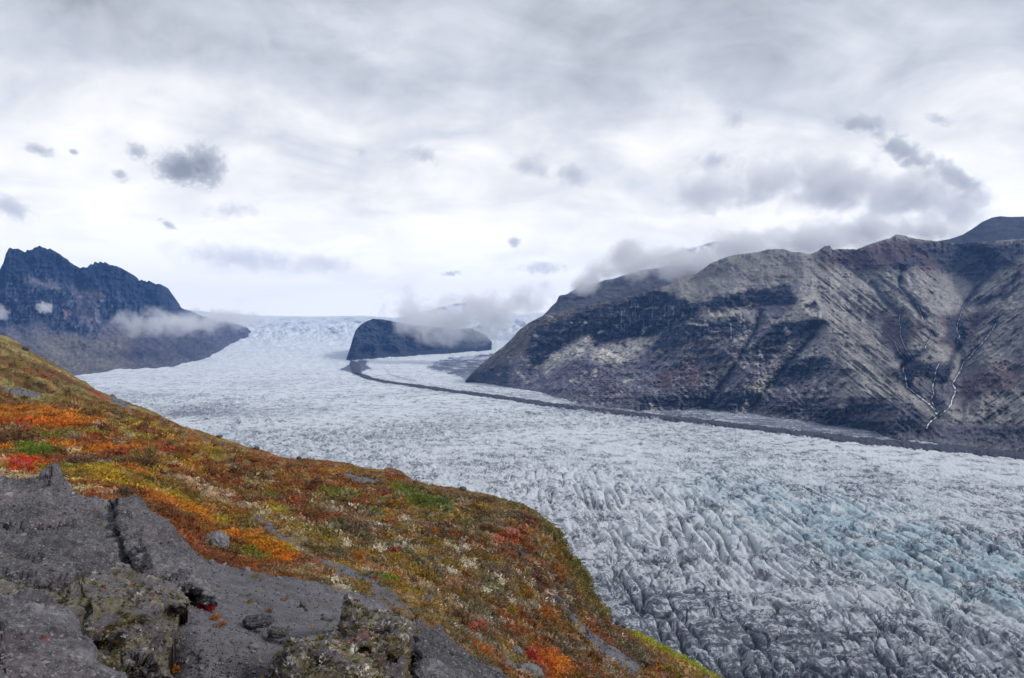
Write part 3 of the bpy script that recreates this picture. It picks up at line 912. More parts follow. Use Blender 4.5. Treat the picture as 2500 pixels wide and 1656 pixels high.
def tps_fit(pts):
    p = np.array(pts, float)
    X = p[:, :2] / 600.0
    n = len(X)
    d = np.hypot(*(X[:, None] - X[None]).transpose(2, 0, 1))
    K = np.where(d > 0, d * d * np.log(d + 1e-12), 0) + np.eye(n) * 0.004
    Pm = np.concatenate([np.ones((n, 1)), X], 1)
    A = np.block([[K, Pm], [Pm.T, np.zeros((3, 3))]])
    s = np.linalg.solve(A, np.concatenate([np.log(p[:, 2]), np.zeros(3)]))

    def ev(x, y):
        q = np.stack([np.ravel(x), np.ravel(y)], -1) / 600.0
        out = np.zeros(len(q))
        for i in range(n):
            r2 = ((q - X[i]) ** 2).sum(1)
            out += s[i] * 0.5 * r2 * np.log(r2 + 1e-12)
        out += s[n] + q @ s[n + 1:]
        return np.exp(out).reshape(np.shape(x))
    return ev


hill_depth = tps_fit(HILL_CTRL)

RUST, ORNG, RED = (0.285, 0.100, 0.036), (0.64, 0.22, 0.018), (0.58, 0.040, 0.020)
OLIV, GREN, STRW = (0.225, 0.195, 0.035), (0.140, 0.240, 0.022), (0.66, 0.56, 0.38)
YELL, PLUM, GREY = (0.55, 0.38, 0.028), (0.125, 0.078, 0.070), (0.155, 0.160, 0.105)
STONE = (0.140, 0.134, 0.150)

PATH = [(590, 1262), (640, 1290), (700, 1330), (760, 1362), (830, 1398), (900, 1440), (960, 1478), (1010, 1515)]
SCREE = [  # bare grey stone, (softness, polygon)
    (10, [(505, 1385), (560, 1385), (680, 1420), (840, 1462), (930, 1470), (1000, 1560), (1240, 1656), (1240, 2600), (-600, 2600), (-600, 1200), (0, 1200), (300, 1240), (430, 1330)]),
    (8, [(1160, 1600), (1200, 1590), (1290, 1640), (1250, 1656)]),
    (7, [(1325, 1440), (1345, 1432), (1390, 1480), (1440, 1530), (1560, 1620), (1600, 1660), (1520, 1660), (1440, 1590), (1370, 1500)]),
    (4, [(795, 1150), (840, 1160), (960, 1182), (940, 1190), (850, 1176)]),
    (3, [(1035, 1365), (1075, 1358), (1075, 1380), (1050, 1390)]),
    (4, [(0, 945), (60, 948), (160, 968), (100, 970), (0, 955)]),
    (4, [(275, 960), (310, 985), (320, 1000), (290, 995), (268, 975)]),
]
COLOR_SPOTS = [  # (colour, strength, softness px, polygon)
    (RED, 1, 10, [(-60, 1020), (90, 1030), (170, 1045), (120, 1058), (-60, 1040)]),
    (ORNG, 0.8, 12, [(-60, 985), (120, 1000), (260, 1040), (160, 1055), (-60, 1020)]),
    (RED, 1, 8, [(10, 1120), (60, 1125), (130, 1132), (95, 1152), (60, 1160), (15, 1145)]),
    (GREN, 1, 8, [(25, 1095), (60, 1090), (150, 1108), (150, 1120), (60, 1118)]),
    (GREN, 0.8, 8, [(60, 1050), (140, 1060), (150, 1068), (80, 1065)]),
    (RED, 0.8, 5, [(190, 1108), (230, 1110), (255, 1122), (200, 1120)]),
    (RED, 0.8, 5, [(200, 1060), (240, 1075), (220, 1080)]),
    (RED, 0.8, 8, [(310, 1090), (380, 1098), (430, 1108), (380, 1110)]),
    (ORNG, 0.9, 10, [(440, 1130), (480, 1140), (470, 1150), (450, 1150)]),
    (YELL, 0.9, 10, [(200, 1155), (260, 1160), (330, 1185), (400, 1200), (300, 1195)]),
    (ORNG, 0.9, 9, [(330, 1195), (420, 1225), (520, 1260), (500, 1275), (420, 1250), (350, 1225)]),
    (ORNG, 1, 9, [(555, 1290), (620, 1310), (720, 1370), (700, 1385), (600, 1340), (540, 1305)]),
    (YELL, 0.8, 8, [(600, 1320), (700, 1340), (740, 1360), (640, 1345)]),
    (STRW, 0.8, 8, [(430, 1170), (520, 1205), (600, 1240), (680, 1270), (590, 1250), (480, 1210)]),
    (YELL, 0.8, 8, [(650, 1240), (700, 1260), (690, 1268), (655, 1255)]),
    (OLIV, 0.8, 10, [(670, 1270), (760, 1310), (860, 1345), (800, 1340), (700, 1300)]),
    (ORNG, 0.8, 10, [(840, 1345), (930, 1385), (920, 1400), (850, 1370)]),
    (STRW, 0.7, 9, [(900, 1370), (1000, 1430), (1100, 1465), (1000, 1445)]),
    ((0.15, 0.145, 0.035), 1.0, 14, [(1230, 1205), (1400, 1270), (1470, 1430), (1500, 1525), (1455, 1500), (1400, 1440), (1370, 1400), (1340, 1340), (1300, 1280), (1240, 1240)]),
    ((0.20, 0.20, 0.05), 0.8, 8, [(1370, 1340), (1420, 1390), (1440, 1440), (1400, 1410)]),
    ((0.28, 0.21, 0.06), 0.8, 10, [(1290, 1330), (1350, 1380), (1420, 1450), (1470, 1500), (1440, 1490), (1360, 1410)]),
    ((0.36, 0.42, 0.03), 1.2, 8, [(1500, 1528), (1600, 1570), (1760, 1660), (1740, 1672), (1640, 1610), (1560, 1570)]),
    (YELL, 0.6, 5, [(1510, 1538), (1560, 1560), (1700, 1650), (1640, 1625)]),
    (RED, 1, 7, [(1150, 1530), (1170, 1530), (1165, 1548), (1140, 1545)]),
    (RED, 1, 8, [(1275, 1585), (1310, 1600), (1360, 1640), (1330, 1640)]),
    (ORNG, 0.9, 9, [(1140, 1570), (1200, 1600), (1270, 1650), (1230, 1650), (1150, 1590)]),
    (ORNG, 0.9, 8, [(1310, 1600), (1360, 1610), (1400, 1656), (1340, 1660)]),
    (ORNG, 0.8, 7, [(1290, 1490), (1340, 1510), (1335, 1525), (1300, 1510)]),
    (GREN, 0.8, 8, [(930, 1190), (1000, 1190), (1110, 1250), (1060, 1260), (960, 1210)]),
    (GREN, 1, 4, [(925, 1420), (960, 1432), (950, 1440), (930, 1432)]),
    (RED, 0.6, 8, [(1200, 1300), (1260, 1320), (1250, 1335), (1205, 1320)]),
    (RED, 0.5, 8, [(210, 945), (270, 975), (265, 985), (225, 965)]),
    (RED, 0.4, 9, [(60, 900), (130, 920), (120, 930), (60, 912)]),
    (PLUM, 0.7, 9, [(960, 1180), (1150, 1200), (1230, 1240), (1130, 1230), (1000, 1200)]),
]


def heath_color(px, py, x, y):
    """colour of the plant cover at a point: patches of several species"""
    n1 = fbm(x / 9, y / 14, 4, 201, 0.55)
    n2 = fbm(x / 5, y / 8, 4, 202, 0.55)
    n3 = fbm(x / 3.2, y / 5, 3, 203, 0.6)
    n4 = fbm(x / 22, y / 30, 3, 204)
    n5 = fbm(x / 1.3, y / 2.2, 3, 205, 0.6)
    c = np.ones(px.shape + (3,)) * np.array(RUST)

    def put(col, k):
        nonlocal c
        c = lerp(c, np.array(col), np.clip(k, 0, 1)[..., None])
    upper = 1 - sst(py, 930, 1080)
    vivid = sst(620 - px, -100, 400) * sst(py, 950, 1050)
    put(OLIV, sst(n1, -0.05, 0.22) * (0.65 + 0.35 * upper))
    put(PLUM, sst(n2, 0.12, 0.3) * 0.7)
    put(GREY, sst(-n2, 0.12, 0.3) * 0.6)
    put((0.30, 0.18, 0.05), sst(n4 + 0.5 * n3, 0.1, 0.35) * 0.75)
    put(ORNG, sst(n1 - n4, 0.10, 0.36) * (0.25 + 0.8 * vivid))
    put((0.30, 0.33, 0.05), sst(fbm(x / 7, y / 12, 4, 221), 0.16, 0.34) * vivid * 0.9)
    put(RED, sst(-n1 + n3, 0.28, 0.48) * (0.3 + 0.6 * vivid))
    put(GREN, sst(n3 - n1, 0.30, 0.5) * 0.7 * (1 - upper))
    put(YELL, sst(n2 + n4, 0.26, 0.48) * (0.25 + 0.5 * vivid))
    put(STRW, sst(n3 + 0.6 * n5, 0.22, 0.38) * (0.35 + 0.3 * vivid) * (1 - 0.6 * upper))
    uu, vv = (x * 25 + y * 48) / 54, (x * 48 - y * 25) / 54
    strk = fbm(uu / 5, vv / 45, 4, 222, 0.6)
    lower = sst(px, 600, 900) * sst(py, 1180, 1260)
    put(GREY, lower * sst(fbm(x / 4, y / 5, 4, 207), -0.02, 0.25) * 0.75)
    put((0.30, 0.19, 0.13), lower * sst(fbm(x / 3, y / 4, 4, 208), 0.02, 0.25) * 0.6)
    put((0.70, 0.62, 0.50), lower * sst(fbm(x / 1.6, y / 2.4, 3, 209, 0.6), 0.28, 0.42) * 0.8)
    up = np.array((0.205, 0.155, 0.050))
    put(up, upper * 0.6)
    put((0.40, 0.35, 0.13), upper * sst(strk, -0.02, 0.25) * 0.8)
    put((0.13, 0.075, 0.035), upper * sst(-strk, 0.05, 0.28) * 0.75)
    put((0.34, 0.07, 0.03), upper * sst(fbm(uu / 9, vv / 60, 3, 223), 0.22, 0.36) * 0.6)
    jx, jy = 9 * n3, 6 * n2
    c = c * np.clip(1 + 0.75 * fbm(uu / 2.0, vv / 8, 4, 224, 0.6) + 0.5 * strk, 0.4, 1.8)[..., None]
    for col, k, s, poly in COLOR_SPOTS:
        xs, ys = [q[0] for q in poly], [q[1] for q in poly]
        m = (px > min(xs) - 30) & (px < max(xs) + 30) & (py > min(ys) - 30) & (py < max(ys) + 30)
        if not m.any():
            continue
        sd = poly_sd(px[m] + jx[m], py[m] + jy[m], poly)
        kk = sst(sd, -s, s * 0.7) * k * (0.75 + 0.6 * n5[m])
        c[m] = lerp(c[m], np.array(col), np.clip(kk, 0, 1)[..., None])
    return c


def stone_mask(px, py, n):
    k = np.zeros(px.shape)
    for s, poly in SCREE:
        k = np.maximum(k, sst(poly_sd(px, py, poly) + 8 * n * min(1.0, s / 6), -s * 0.5, s * 0.5))
    wpath = np.interp(px, [590, 700, 1010], [7, 13, 20])
    k = np.maximum(k, 1 - sst(seg_dist(px, py, PATH) + 7 * n, wpath * 0.7, wpath * 1.2))
    return k


def build_hill():
    C, R = 760, 430
    px = np.concatenate([np.linspace(-420, -40, 60), np.linspace(-36, 1790, 640), np.linspace(1820, 2900, 60)])
    v = np.linspace(0, 1, R)[:, None] ** 0.75
    sky = pl(HILL_SKY, px)
    sky = sky + 1.5 * fbm(px / 14, 0 * px, 3, 211)
    low = np.maximum(2450.0, sky + 300)
    PY = low + (sky - low) * v
    PX = np.broadcast_to(px, PY.shape).copy()
    Y = hill_depth(PX, PY)
    P = unproj(PX, PY, Y)
    x, y = P[..., 0], P[..., 1]
    n = fbm(x / 2.5, y / 3.5, 4, 212)
    n2 = fbm(x / 12, y / 9, 4, 213)
    sm = stone_mask(PX, PY, n)
    near = sst(PY, 1656, 1900)
    edge = sst(PY - sky, 0, 60)
    h = 0.38 * n * np.clip(Y / 40, 0.12, 1.6) * (1 - 0.7 * sm) + n2 * 1.3 * np.clip(Y / 60, 0.1, 2.0) + 1.0 * fbm((x * 25 + y * 48) / 54 / 7, (x * 48 - y * 25) / 54 / 30, 4, 218) * np.clip(Y / 60, 0.1, 2.2) * (1 - sm)
    h += 0.05 * fbm(x / 0.4, y / 0.4, 4, 214, 0.6) * np.clip(Y / 12, 0.3, 2)
    h -= 2.2 * np.exp(-(seg_dist(PX, PY, [(1180, 1328), (1230, 1345), (1300, 1372)]) / 10) ** 2) * 1.0
    # shallow rills down the steep right flank
    P[..., 2] += h * (0.25 + 0.75 * edge)
    col = heath_color(PX, PY, x, y) * 0.62
    st = np.array(STONE) * (1 + 0.5 * fbm(x / 0.9, y / 0.9, 4, 215))[..., None]
    st = lerp(st, np.array((0.12, 0.11, 0.118)), sst(fbm(x / 3, y / 3, 3, 216), 0.0, 0.4)[..., None] * 0.7)
    st = lerp(st, np.array((0.12, 0.105, 0.045)), (sst(fbm(x / 0.7, y / 0.7, 4, 217), 0.25, 0.45) * 0.55)[..., None])
    col = lerp(col, st, sm[..., None])
    # back of the ridge, falling to the ice
    rows, cols = [P], [col]
    for bk, dr in ((1.04, 2.5), (1.10, 14), (1.2, 60), (1.3, 170)):
        q = P[-1:].copy()
        q[..., :2] *= bk
        q[..., 2] -= dr
        rows.append(q)
        cols.append(col[-1:])
    Q = np.concatenate(rows)
    tag(link('hillside', mesh_from('hillside', Q, grid_faces(*Q.shape[:2]), M_HILL, {'Col': np.clip(np.concatenate(cols), 0.008, 0.8)})), kind='structure')
    return px, PY, P, sm


# ------------------------------------------------------------------ plants
def leaf_clump(n, seed, h=0.6, leaf=0.13, stems=0, spread=1.0, core=0.2):
    """many small leaf faces through a low dome of radius 1"""
    r = np.random.default_rng(seed)
    V, Fc = [], []
    k = 0
    while k < n:
        p = r.uniform(-1, 1, 3)
        q = np.array([p[0], p[1], abs(p[2])])
        rad = np.linalg.norm(q)
        if rad > 1 or rad < core or r.random() > 0.35 + 0.65 * rad:
            continue
        lump = 0.75 + 0.35 * math.sin(5 * math.atan2(q[1], q[0]) + seed) + 0.15 * r.normal()
        c = q * np.array([spread, spread, h]) * max(0.35, lump)
        d = r.normal(size=3) * 0.8 + q * 0.6 + np.array([0, 0, 0.5])
        d /= np.linalg.norm(d)
        a = np.cross(d, r.normal(size=3))
        a /= np.linalg.norm(a) + 1e-9
        l = leaf * r.uniform(0.6, 1.4)
        b0 = len(V)
        V += [c - d * l * 0.9, c + a * l * 0.45, c + d * l * 1.1, c - a * l * 0.45]
        Fc.append((b0, b0 + 1, b0 + 2, b0 + 3))
        k += 1
    for s in range(stems):
        an = r.uniform(0, 2 * math.pi)
        tip = np.array([math.cos(an), math.sin(an), 0]) * r.uniform(0.3, 0.9) * spread + np.array([0, 0, h * r.uniform(0.5, 1.0)])
        b0 = len(V)
        V += [np.array([-0.02, 0, 0]), np.array([0.02, 0.01, 0]), tip + np.array([0.006, 0, 0]), tip - np.array([0.006, 0, 0])]
        Fc.append((b0, b0 + 1, b0 + 2, b0 + 3))
    return np.array(V), np.array(Fc)


def instancer(name, pts, scale, rotz, col, proto_meshes, mat, seed, pick=None):
    """one object: points carrying plant colour and size, prototypes instanced on them by geometry nodes"""
    me = bpy.data.meshes.new(name)
    me.vertices.add(len(pts))
    me.vertices.foreach_set('co', np.asarray(pts, np.float32).ravel())
    a = me.attributes.new('Col', 'FLOAT_COLOR', 'POINT')
    a.data.foreach_set('color', np.concatenate([col, np.ones((len(col), 1))], 1).astype(np.float32).ravel())
    a = me.attributes.new('size', 'FLOAT_VECTOR', 'POINT')
    a.data.foreach_set('vector', np.asarray(scale, np.float32).ravel())
    a = me.attributes.new('turn', 'FLOAT_VECTOR', 'POINT')
    a.data.foreach_set('vector', np.asarray(rotz, np.float32).ravel())
    o = link(name, me)
    ng = bpy.data.node_groups.new(name, 'GeometryNodeTree')
    ng.interface.new_socket('Geometry', in_out='INPUT', socket_type='NodeSocketGeometry')
    ng.interface.new_socket('Geometry', in_out='OUTPUT', socket_type='NodeSocketGeometry')
    N = ng.nodes
    L = ng.links
    gi, go = N.new('NodeGroupInput'), N.new('NodeGroupOutput')
    join = N.new('GeometryNodeJoinGeometry')
    rv = N.new('FunctionNodeRandomValue')
    rv.data_type = 'INT'
    rv.inputs['Min'].default_value = 0
    rv.inputs['Max'].default_value = len(proto_meshes) - 1
    rv.inputs['Seed'].default_value = seed
    sz = N.new('GeometryNodeInputNamedAttribute')
    sz.data_type = 'FLOAT_VECTOR'
    sz.inputs['Name'].default_value = 'size'
    tn = N.new('GeometryNodeInputNamedAttribute')
    tn.data_type = 'FLOAT_VECTOR'
    tn.inputs['Name'].default_value = 'turn'
    for i, pm in enumerate(proto_meshes):
        oi = N.new('GeometryNodeObjectInfo')
        oi.inputs['Object'].default_value = pm
        oi.inputs['As Instance'].default_value = True
        cmp = N.new('FunctionNodeCompare')
        cmp.data_type = 'INT'
        cmp.operation = 'EQUAL'
        L.new(rv.outputs[2], cmp.inputs[2])
        cmp.inputs[3].default_value = i
        ip = N.new('GeometryNodeInstanceOnPoints')
        L.new(gi.outputs[0], ip.inputs['Points'])
        L.new(cmp.outputs[0], ip.inputs['Selection'])
        L.new(oi.outputs['Geometry'], ip.inputs['Instance'])
        L.new(tn.outputs[0], ip.inputs['Rotation'])
        L.new(sz.outputs[0], ip.inputs['Scale'])
        L.new(ip.outputs[0], join.inputs[0])
    L.new(join.outputs[0], go.inputs[0])
    md = o.modifiers.new('scatter', 'NODES')
    md.node_group = ng
    return o


def proto(name, V, Fc, mat):
    """a scatter prototype, parked underground and not rendered itself"""
    o = link(name, mesh_from(name, V, Fc, mat, smooth=False))
    o.location = (0, -40, -60)
    o.hide_render = True
    return o


def build_plants(px, PY, P, sm):
    R, C = PY.shape
    M_LEAF = leaf_mat('heath_leaves', True)
    N = 92000
    out_p, out_s, out_r, out_c = [], [], [], []
    r = np.random.default_rng(5)
    # even over the picture: pick columns and rows at random, inside the frame and just around it
    c = r.integers(45, C - 50, N * 2)
    sky = PY[-1, c]
    yy = sky + (1690 - sky) * r.random(N * 2) ** 1.0
    ok = (sky < 1690)
    c, yy = c[ok][:N], yy[ok][:N]
    rr = np.empty(len(c), int)
    # rows are monotonic: search per point
    for i in range(len(c)):
        col = PY[::-1, c[i]]
        rr[i] = R - 1 - min(R - 1, np.searchsorted(col, yy[i]))
    p = P[rr, c]
    s_ = sm[rr, c]
    xx, yyp = px[c], PY[rr, c]
    keep = r.random(len(c)) > np.minimum(s_ * 1.15, 0.998)
    p, xx, yyp = p[keep], xx[keep], yyp[keep]
    p = p + r.normal(size=p.shape) * np.array([0.004, 0.004, 0.0]) * p[:, 1:2]
    col = heath_color(xx, yyp, p[:, 0], p[:, 1])
    col *= np.clip(r.normal(1.0, 0.22, (len(p), 1)), 0.5, 1.7) * np.clip(r.normal(1.0, 0.06, (len(p), 3)), 0.8, 1.2)
    Y = p[:, 1]
    upper = 1 - sst(yyp, 930, 1060)
    size = np.clip(0.0062 * Y, 0.09, 0.60) * np.exp(r.normal(0, 0.35, len(p)))
    size *= lerp(1.0, 0.6, upper)
    edge = sst(yyp - pl(HILL_SKY, xx), 2, 30)
    size *= 0.35 + 0.65 * edge
    sc = np.stack([size * 1.25, size * 1.25, size * (0.75 + 0.5 * r.random(len(p)))], -1)
    rot = np.stack([0 * Y, 0.25 + 0 * Y, r.uniform(0, 6.28, len(p))], -1)
    rot[:, 1] = 0
    protos = [proto('heath_sprig', *leaf_clump(46, 300 + i, 0.8, 0.20, 4), M_LEAF) for i in range(4)]
    o = instancer('heath', p - np.array([0, 0, 0.02]), sc, rot, np.clip(col, 0.005, 0.75), protos, M_LEAF, 4)
    tag(o, 'low autumn heath in rust, orange, red and olive on the slope', None, None, 'stuff')
    return protos


def build_shrubs(px, PY, P, sm):
    r = np.random.default_rng(77)

    def ground(x, y):
        Y = hill_depth(np.array([x]), np.array([y]))[0]
        i = int(np.argmin(np.abs(px - x)))
        j = int(np.argmin(np.abs(PY[:, i] - y)))
        return P[j, i], Y

    kinds = {
        'cream': ((0.80, 0.73, 0.58), 'pale_shrub', 'cream white tufted shrub standing among rust coloured heath', 'cream shrubs scattered over the lower slope', 0.9),
        'yellow': ((0.33, 0.26, 0.02), 'yellow_shrub', 'mustard yellow shrub on the rust coloured slope', 'yellow shrubs on the slope', 0.9),
        'red': ((0.36, 0.012, 0.012), 'red_shrub', 'small crimson shrub glowing among brown heath', 'crimson shrubs on the slope', 0.7),
        'green': ((0.10, 0.17, 0.018), 'green_shrub', 'bright green shrub among orange heath', 'green shrubs on the slope', 0.8),
        'orange': ((0.45, 0.15, 0.015), 'orange_shrub', 'bright orange shrub on the slope', 'orange shrubs on the slope', 0.8),
        'brown': ((0.17, 0.095, 0.045), 'brown_shrub', 'large rounded brown shrub on the slope', 'brown shrubs on the slope', 0.85),
    }
    mats, meshes = {}, {}
    for k, (c, nm, *_x) in kinds.items():
        mats[k] = leaf_mat(nm + '_leaves', False, c)
        meshes[k] = [mesh_from(nm, *leaf_clump(420, 500 + 7 * i + len(k), 0.85, 0.115, 10, core=0.45), mats[k], smooth=False) for i in range(3)]
    spots = []
    cream = [(1180, 1330), (1165, 1337), (1200, 1405, 22), (1095, 1405, 16), (1115, 1412), (1075, 1395), (1130, 1395, 15), (1135, 1385), (1205, 1400, 18), (1240, 1385), (1150, 1380), (970, 1322, 13), (925, 1345, 14),
             (985, 1278, 14), (1000, 1285), (1090, 1335), (1110, 1340, 13), (1050, 1330), (1255, 1400, 14), (1268, 1415), (1280, 1430, 13), (1240, 1470, 16), (1200, 1495, 12), (1180, 1455, 14), (1150, 1450), (1100, 1450, 14),
             (1060, 1440, 13), (1040, 1430), (1245, 1535), (1225, 1520), (1190, 1510), (1160, 1500), (1330, 1510), (1290, 1550), (1320, 1580), (1260, 1590), (1040, 1290), (1070, 1300), (905, 1280), (860, 1290),
             (640, 1192, 12), (665, 1182), (632, 1218, 13), (700, 1275, 14), (690, 1268), (840, 1330, 15), (820, 1325), (815, 1440, 14), (800, 1430), (785, 1425), (560, 1215), (590, 1228), (500, 1200),
             (1005, 1360), (960, 1375), (1020, 1340), (945, 1300), (880, 1250), (1135, 1345), (1215, 1335), (1330, 1470), (1120, 1470), (1090, 1425), (1210, 1470), (1270, 1480), (1300, 1530), (1350, 1560)]
    for q in cream:
        spots.append(('cream', q[0], q[1], q[2] if len(q) > 2 else r.uniform(8, 12)))
    for q in [(1240, 1500, 18), (1262, 1530, 11), (1270, 1548, 12), (1437, 1580, 15), (925, 1242, 13), (690, 1262, 12), (160, 1048, 12), (1000, 1240, 10)]:
        spots.append(('yellow', *q))
    for q in [(1140, 1540, 12), (1152, 1548, 10), (1235, 1568, 7), (945, 1225, 12), (965, 1352, 13), (1290, 1595, 14), (1018, 1450, 7), (640, 1290, 8), (492, 1466, 13), (512, 1474, 10), (915, 1424, 5), (520, 1303, 10), (60, 1140, 12), (95, 1150, 11)]:
        spots.append(('red', *q))
    for q in [(62, 1108, 22), (100, 1112, 14), (145, 1070, 10), (665, 1226, 14), (840, 1218, 12), (915, 1255, 10), (1325, 1412, 15), (940, 1424, 9)]:
        spots.append(('green', *q))
    for q in [(528, 1492, 11), (545, 1506, 8), (430, 1616, 11), (1325, 1512, 16), (1305, 1502, 10), (1460, 1610, 14), (1340, 1630, 16), (1030, 1428, 12), (235, 1035, 12), (20, 1045, 14), (590, 1318, 14), (1060, 1310, 10), (870, 1355, 12), (1215, 1615, 15), (1180, 1592, 14)]:
        spots.append(('orange', *q))
    for q in [(35, 1065, 40), (120, 1085, 24), (340, 1132, 34), (300, 1135, 24), (180, 1075, 18), (490, 1175, 20), (1120, 1515, 30), (1165, 1545, 20), (560, 1345, 24), (430, 1265, 20), (240, 1050, 16), (890, 1205, 14), (760, 1270, 16),
              (1000, 1430, 18), (1300, 1620, 18)]:
        spots.append(('brown', *q))
    count = {}
    labs = shrub_labels(spots)
    for (k, x, y, rad), lab in zip(spots, labs):
        c, nm, _l, grp, hh = kinds[k]
        g, Y = ground(x, y + rad * 0.5)
        size = rad / F * g[1] * 1.4
        count[k] = count.get(k, 0) + 1
        o = link(nm, meshes[k][count[k] % 3])
        o.location = (g[0], g[1], g[2] + 0.18 * size)
        o.rotation_euler = (0, 0, r.uniform(0, 6.28))
        o.scale = (size, size, size * r.uniform(0.85, 1.15))
        tag(o, lab, 'shrub', grp)


MARKS = [('the plum boulder', 1060, 1372), ('the dark rock ledge', 1245, 1352), ('the grey scree chute', 1400, 1505), ('the gravel path', 800, 1382), ('the gravel path', 640, 1290), ('the gravel path', 930, 1460),
         ('the jagged horn', 860, 1450), ('the rounded grey boulder', 525, 1325), ('the pointed outcrop top', 130, 1125), ('the pale grey slab', 1290, 1640), ('the brow boulder', 1130, 1194), ('the grey fluted rock', 1100, 1560),
         ('the skyline dip', 690, 1113), ('the left photo edge', -40, 1060), ('the green cliff', 1400, 1390)]
LOOK = {'cream': 'cream white tufted shrub', 'yellow': 'mustard yellow shrub', 'red': 'crimson shrub', 'green': 'bright green shrub', 'orange': 'bright orange shrub', 'brown': 'rounded brown shrub'}
NTH = ['leftmost', 'second', 'third', 'fourth', 'fifth', 'sixth', 'seventh', 'eighth', 'ninth', 'tenth', 'eleventh', 'twelfth', 'thirteenth', 'fourteenth', 'fifteenth']


def shrub_labels(spots):
    """name each shrub by the landmark nearest to it, counting from the left where several share one"""
    key = []
    for k, x, y, rad in spots:
        nm, mx, my = min(MARKS, key=lambda q: math.hypot(q[1] - x, q[2] - y))
        side = ('right of' if x > mx else 'left of') if abs(x - mx) > abs(y - my) else ('below' if y > my else 'above')
        key.append((k, nm, side))
    labs = []
    for i, kk in enumerate(key):
        same = sorted([j for j in range(len(key)) if key[j] == kk], key=lambda j: (spots[j][1], spots[j][2]))
        n = same.index(i)
        look = LOOK[kk[0]]
        if len(same) == 1:
            labs.append(f'{look} growing {kk[2]} {kk[1]}')
        elif n == 0:
            labs.append(f'leftmost {look} {kk[2]} {kk[1]}')
        elif n == len(same) - 1:
            labs.append(f'rightmost {look} {kk[2]} {kk[1]}')
        else:
            labs.append(f'{NTH[n]} {look} from the left, {kk[2]} {kk[1]}')
    return labs





# ------------------------------------------------------------------ rocks
def plane3(pts):
    """inverse distance is linear in the picture on a plane: solve it from three points"""
    A = np.array([[x / 1000, y / 1000, 1] for x, y, _ in pts])
    s = np.linalg.solve(A, np.array([1 / q[2] for q in pts]))
    return lambda x, y: 1.0 / (s[0] * x / 1000 + s[1] * y / 1000 + s[2])


MOSS = []
GRIT = []                                   # surface points of the gritty rocks, for loose stones


def rock(name, poly, plane, thick, round_px, mat, color, step=2.0, noise=((0.6, 0.10, 4, 0),), dents=(), seed=0, warp=4.0, label=None, cat='rock', group=None):
    xs, ys = [q[0] for q in poly], [q[1] for q in poly]
    px = np.arange(min(xs) - 6, max(xs) + 6, step)
    py = np.arange(min(ys) - 6, max(ys) + 6, step)
    PX, PY = np.meshgrid(px, py)
    jx = warp * fbm(PX / 22, PY / 22, 4, seed + 1)
    jy = warp * fbm(PX / 22, PY / 22, 4, seed + 2)
    sd = poly_sd(PX + jx, PY + jy, poly)
    keep = sd > 0
    Y0 = plane(PX, PY)
    e = np.clip(1 - sd / round_px, 0, 1)
    Y = Y0 - thick * np.sqrt(np.clip(1 - e * e, 0, 1))
    for (dx, dy, rx, ry, a) in dents:
        q = ((PX - dx) / rx) ** 2 + ((PY - dy) / ry) ** 2
        Y = Y + a * np.exp(-q)
    P = unproj(PX, PY, Y)
    gx = np.gradient(P, axis=1)
    gy = np.gradient(P, axis=0)
    nrm = np.cross(gx, gy)
    nrm /= np.linalg.norm(nrm, axis=-1, keepdims=True) + 1e-12
    nrm *= np.where((nrm[..., 1:2] > 0), -1, 1)
    ray = P / np.linalg.norm(P, axis=-1, keepdims=True)
    nrm = nrm * 0.6 - ray * 0.4
    d = 0
    for lam, amp, oc, mode in noise:
        d = d + amp * fbm3(P / lam, oc, seed + int(lam * 100), 0.58, mode)
    fade = 0.25 + 0.75 * sst(sd, 0, 10)
    P = P + nrm * (d * fade)[..., None]
    col = color(PX, PY, P, seed)
    f = grid_faces(*PX.shape, keep)[:, ::-1]
    V, f, at = compact(P.reshape(-1, 3), f, {'Col': np.clip(col, 0.006, 0.8)})
    if mat is M_ROCK and thick < 1.55:
        GRIT.append((V, at['Col']))
    me = mesh_from(name, V, f, mat, at)
    bm = bmesh.new()
    bm.from_mesh(me)
    be = [e_ for e_ in bm.edges if len(e_.link_faces) == 1]
    for back, drop in ((0.6, 0.05), (1.2, 0.5)):
        ret = bmesh.ops.extrude_edge_only(bm, edges=be)
        vs = [g for g in ret['geom'] if isinstance(g, bmesh.types.BMVert)]
        for v in vs:
            dr = v.co.normalized()
            v.co += dr * thick * back
            v.co.z -= drop * thick
        be = [g for g in ret['geom'] if isinstance(g, bmesh.types.BMEdge)]
    bm.to_mesh(me)
    bm.free()
    me.polygons.foreach_set('use_smooth', np.ones(len(me.polygons), bool))
    o = link(name, me)
    if mat is M_WET:
        MOSS.append((o, V))
    return tag(o, label, cat, group)


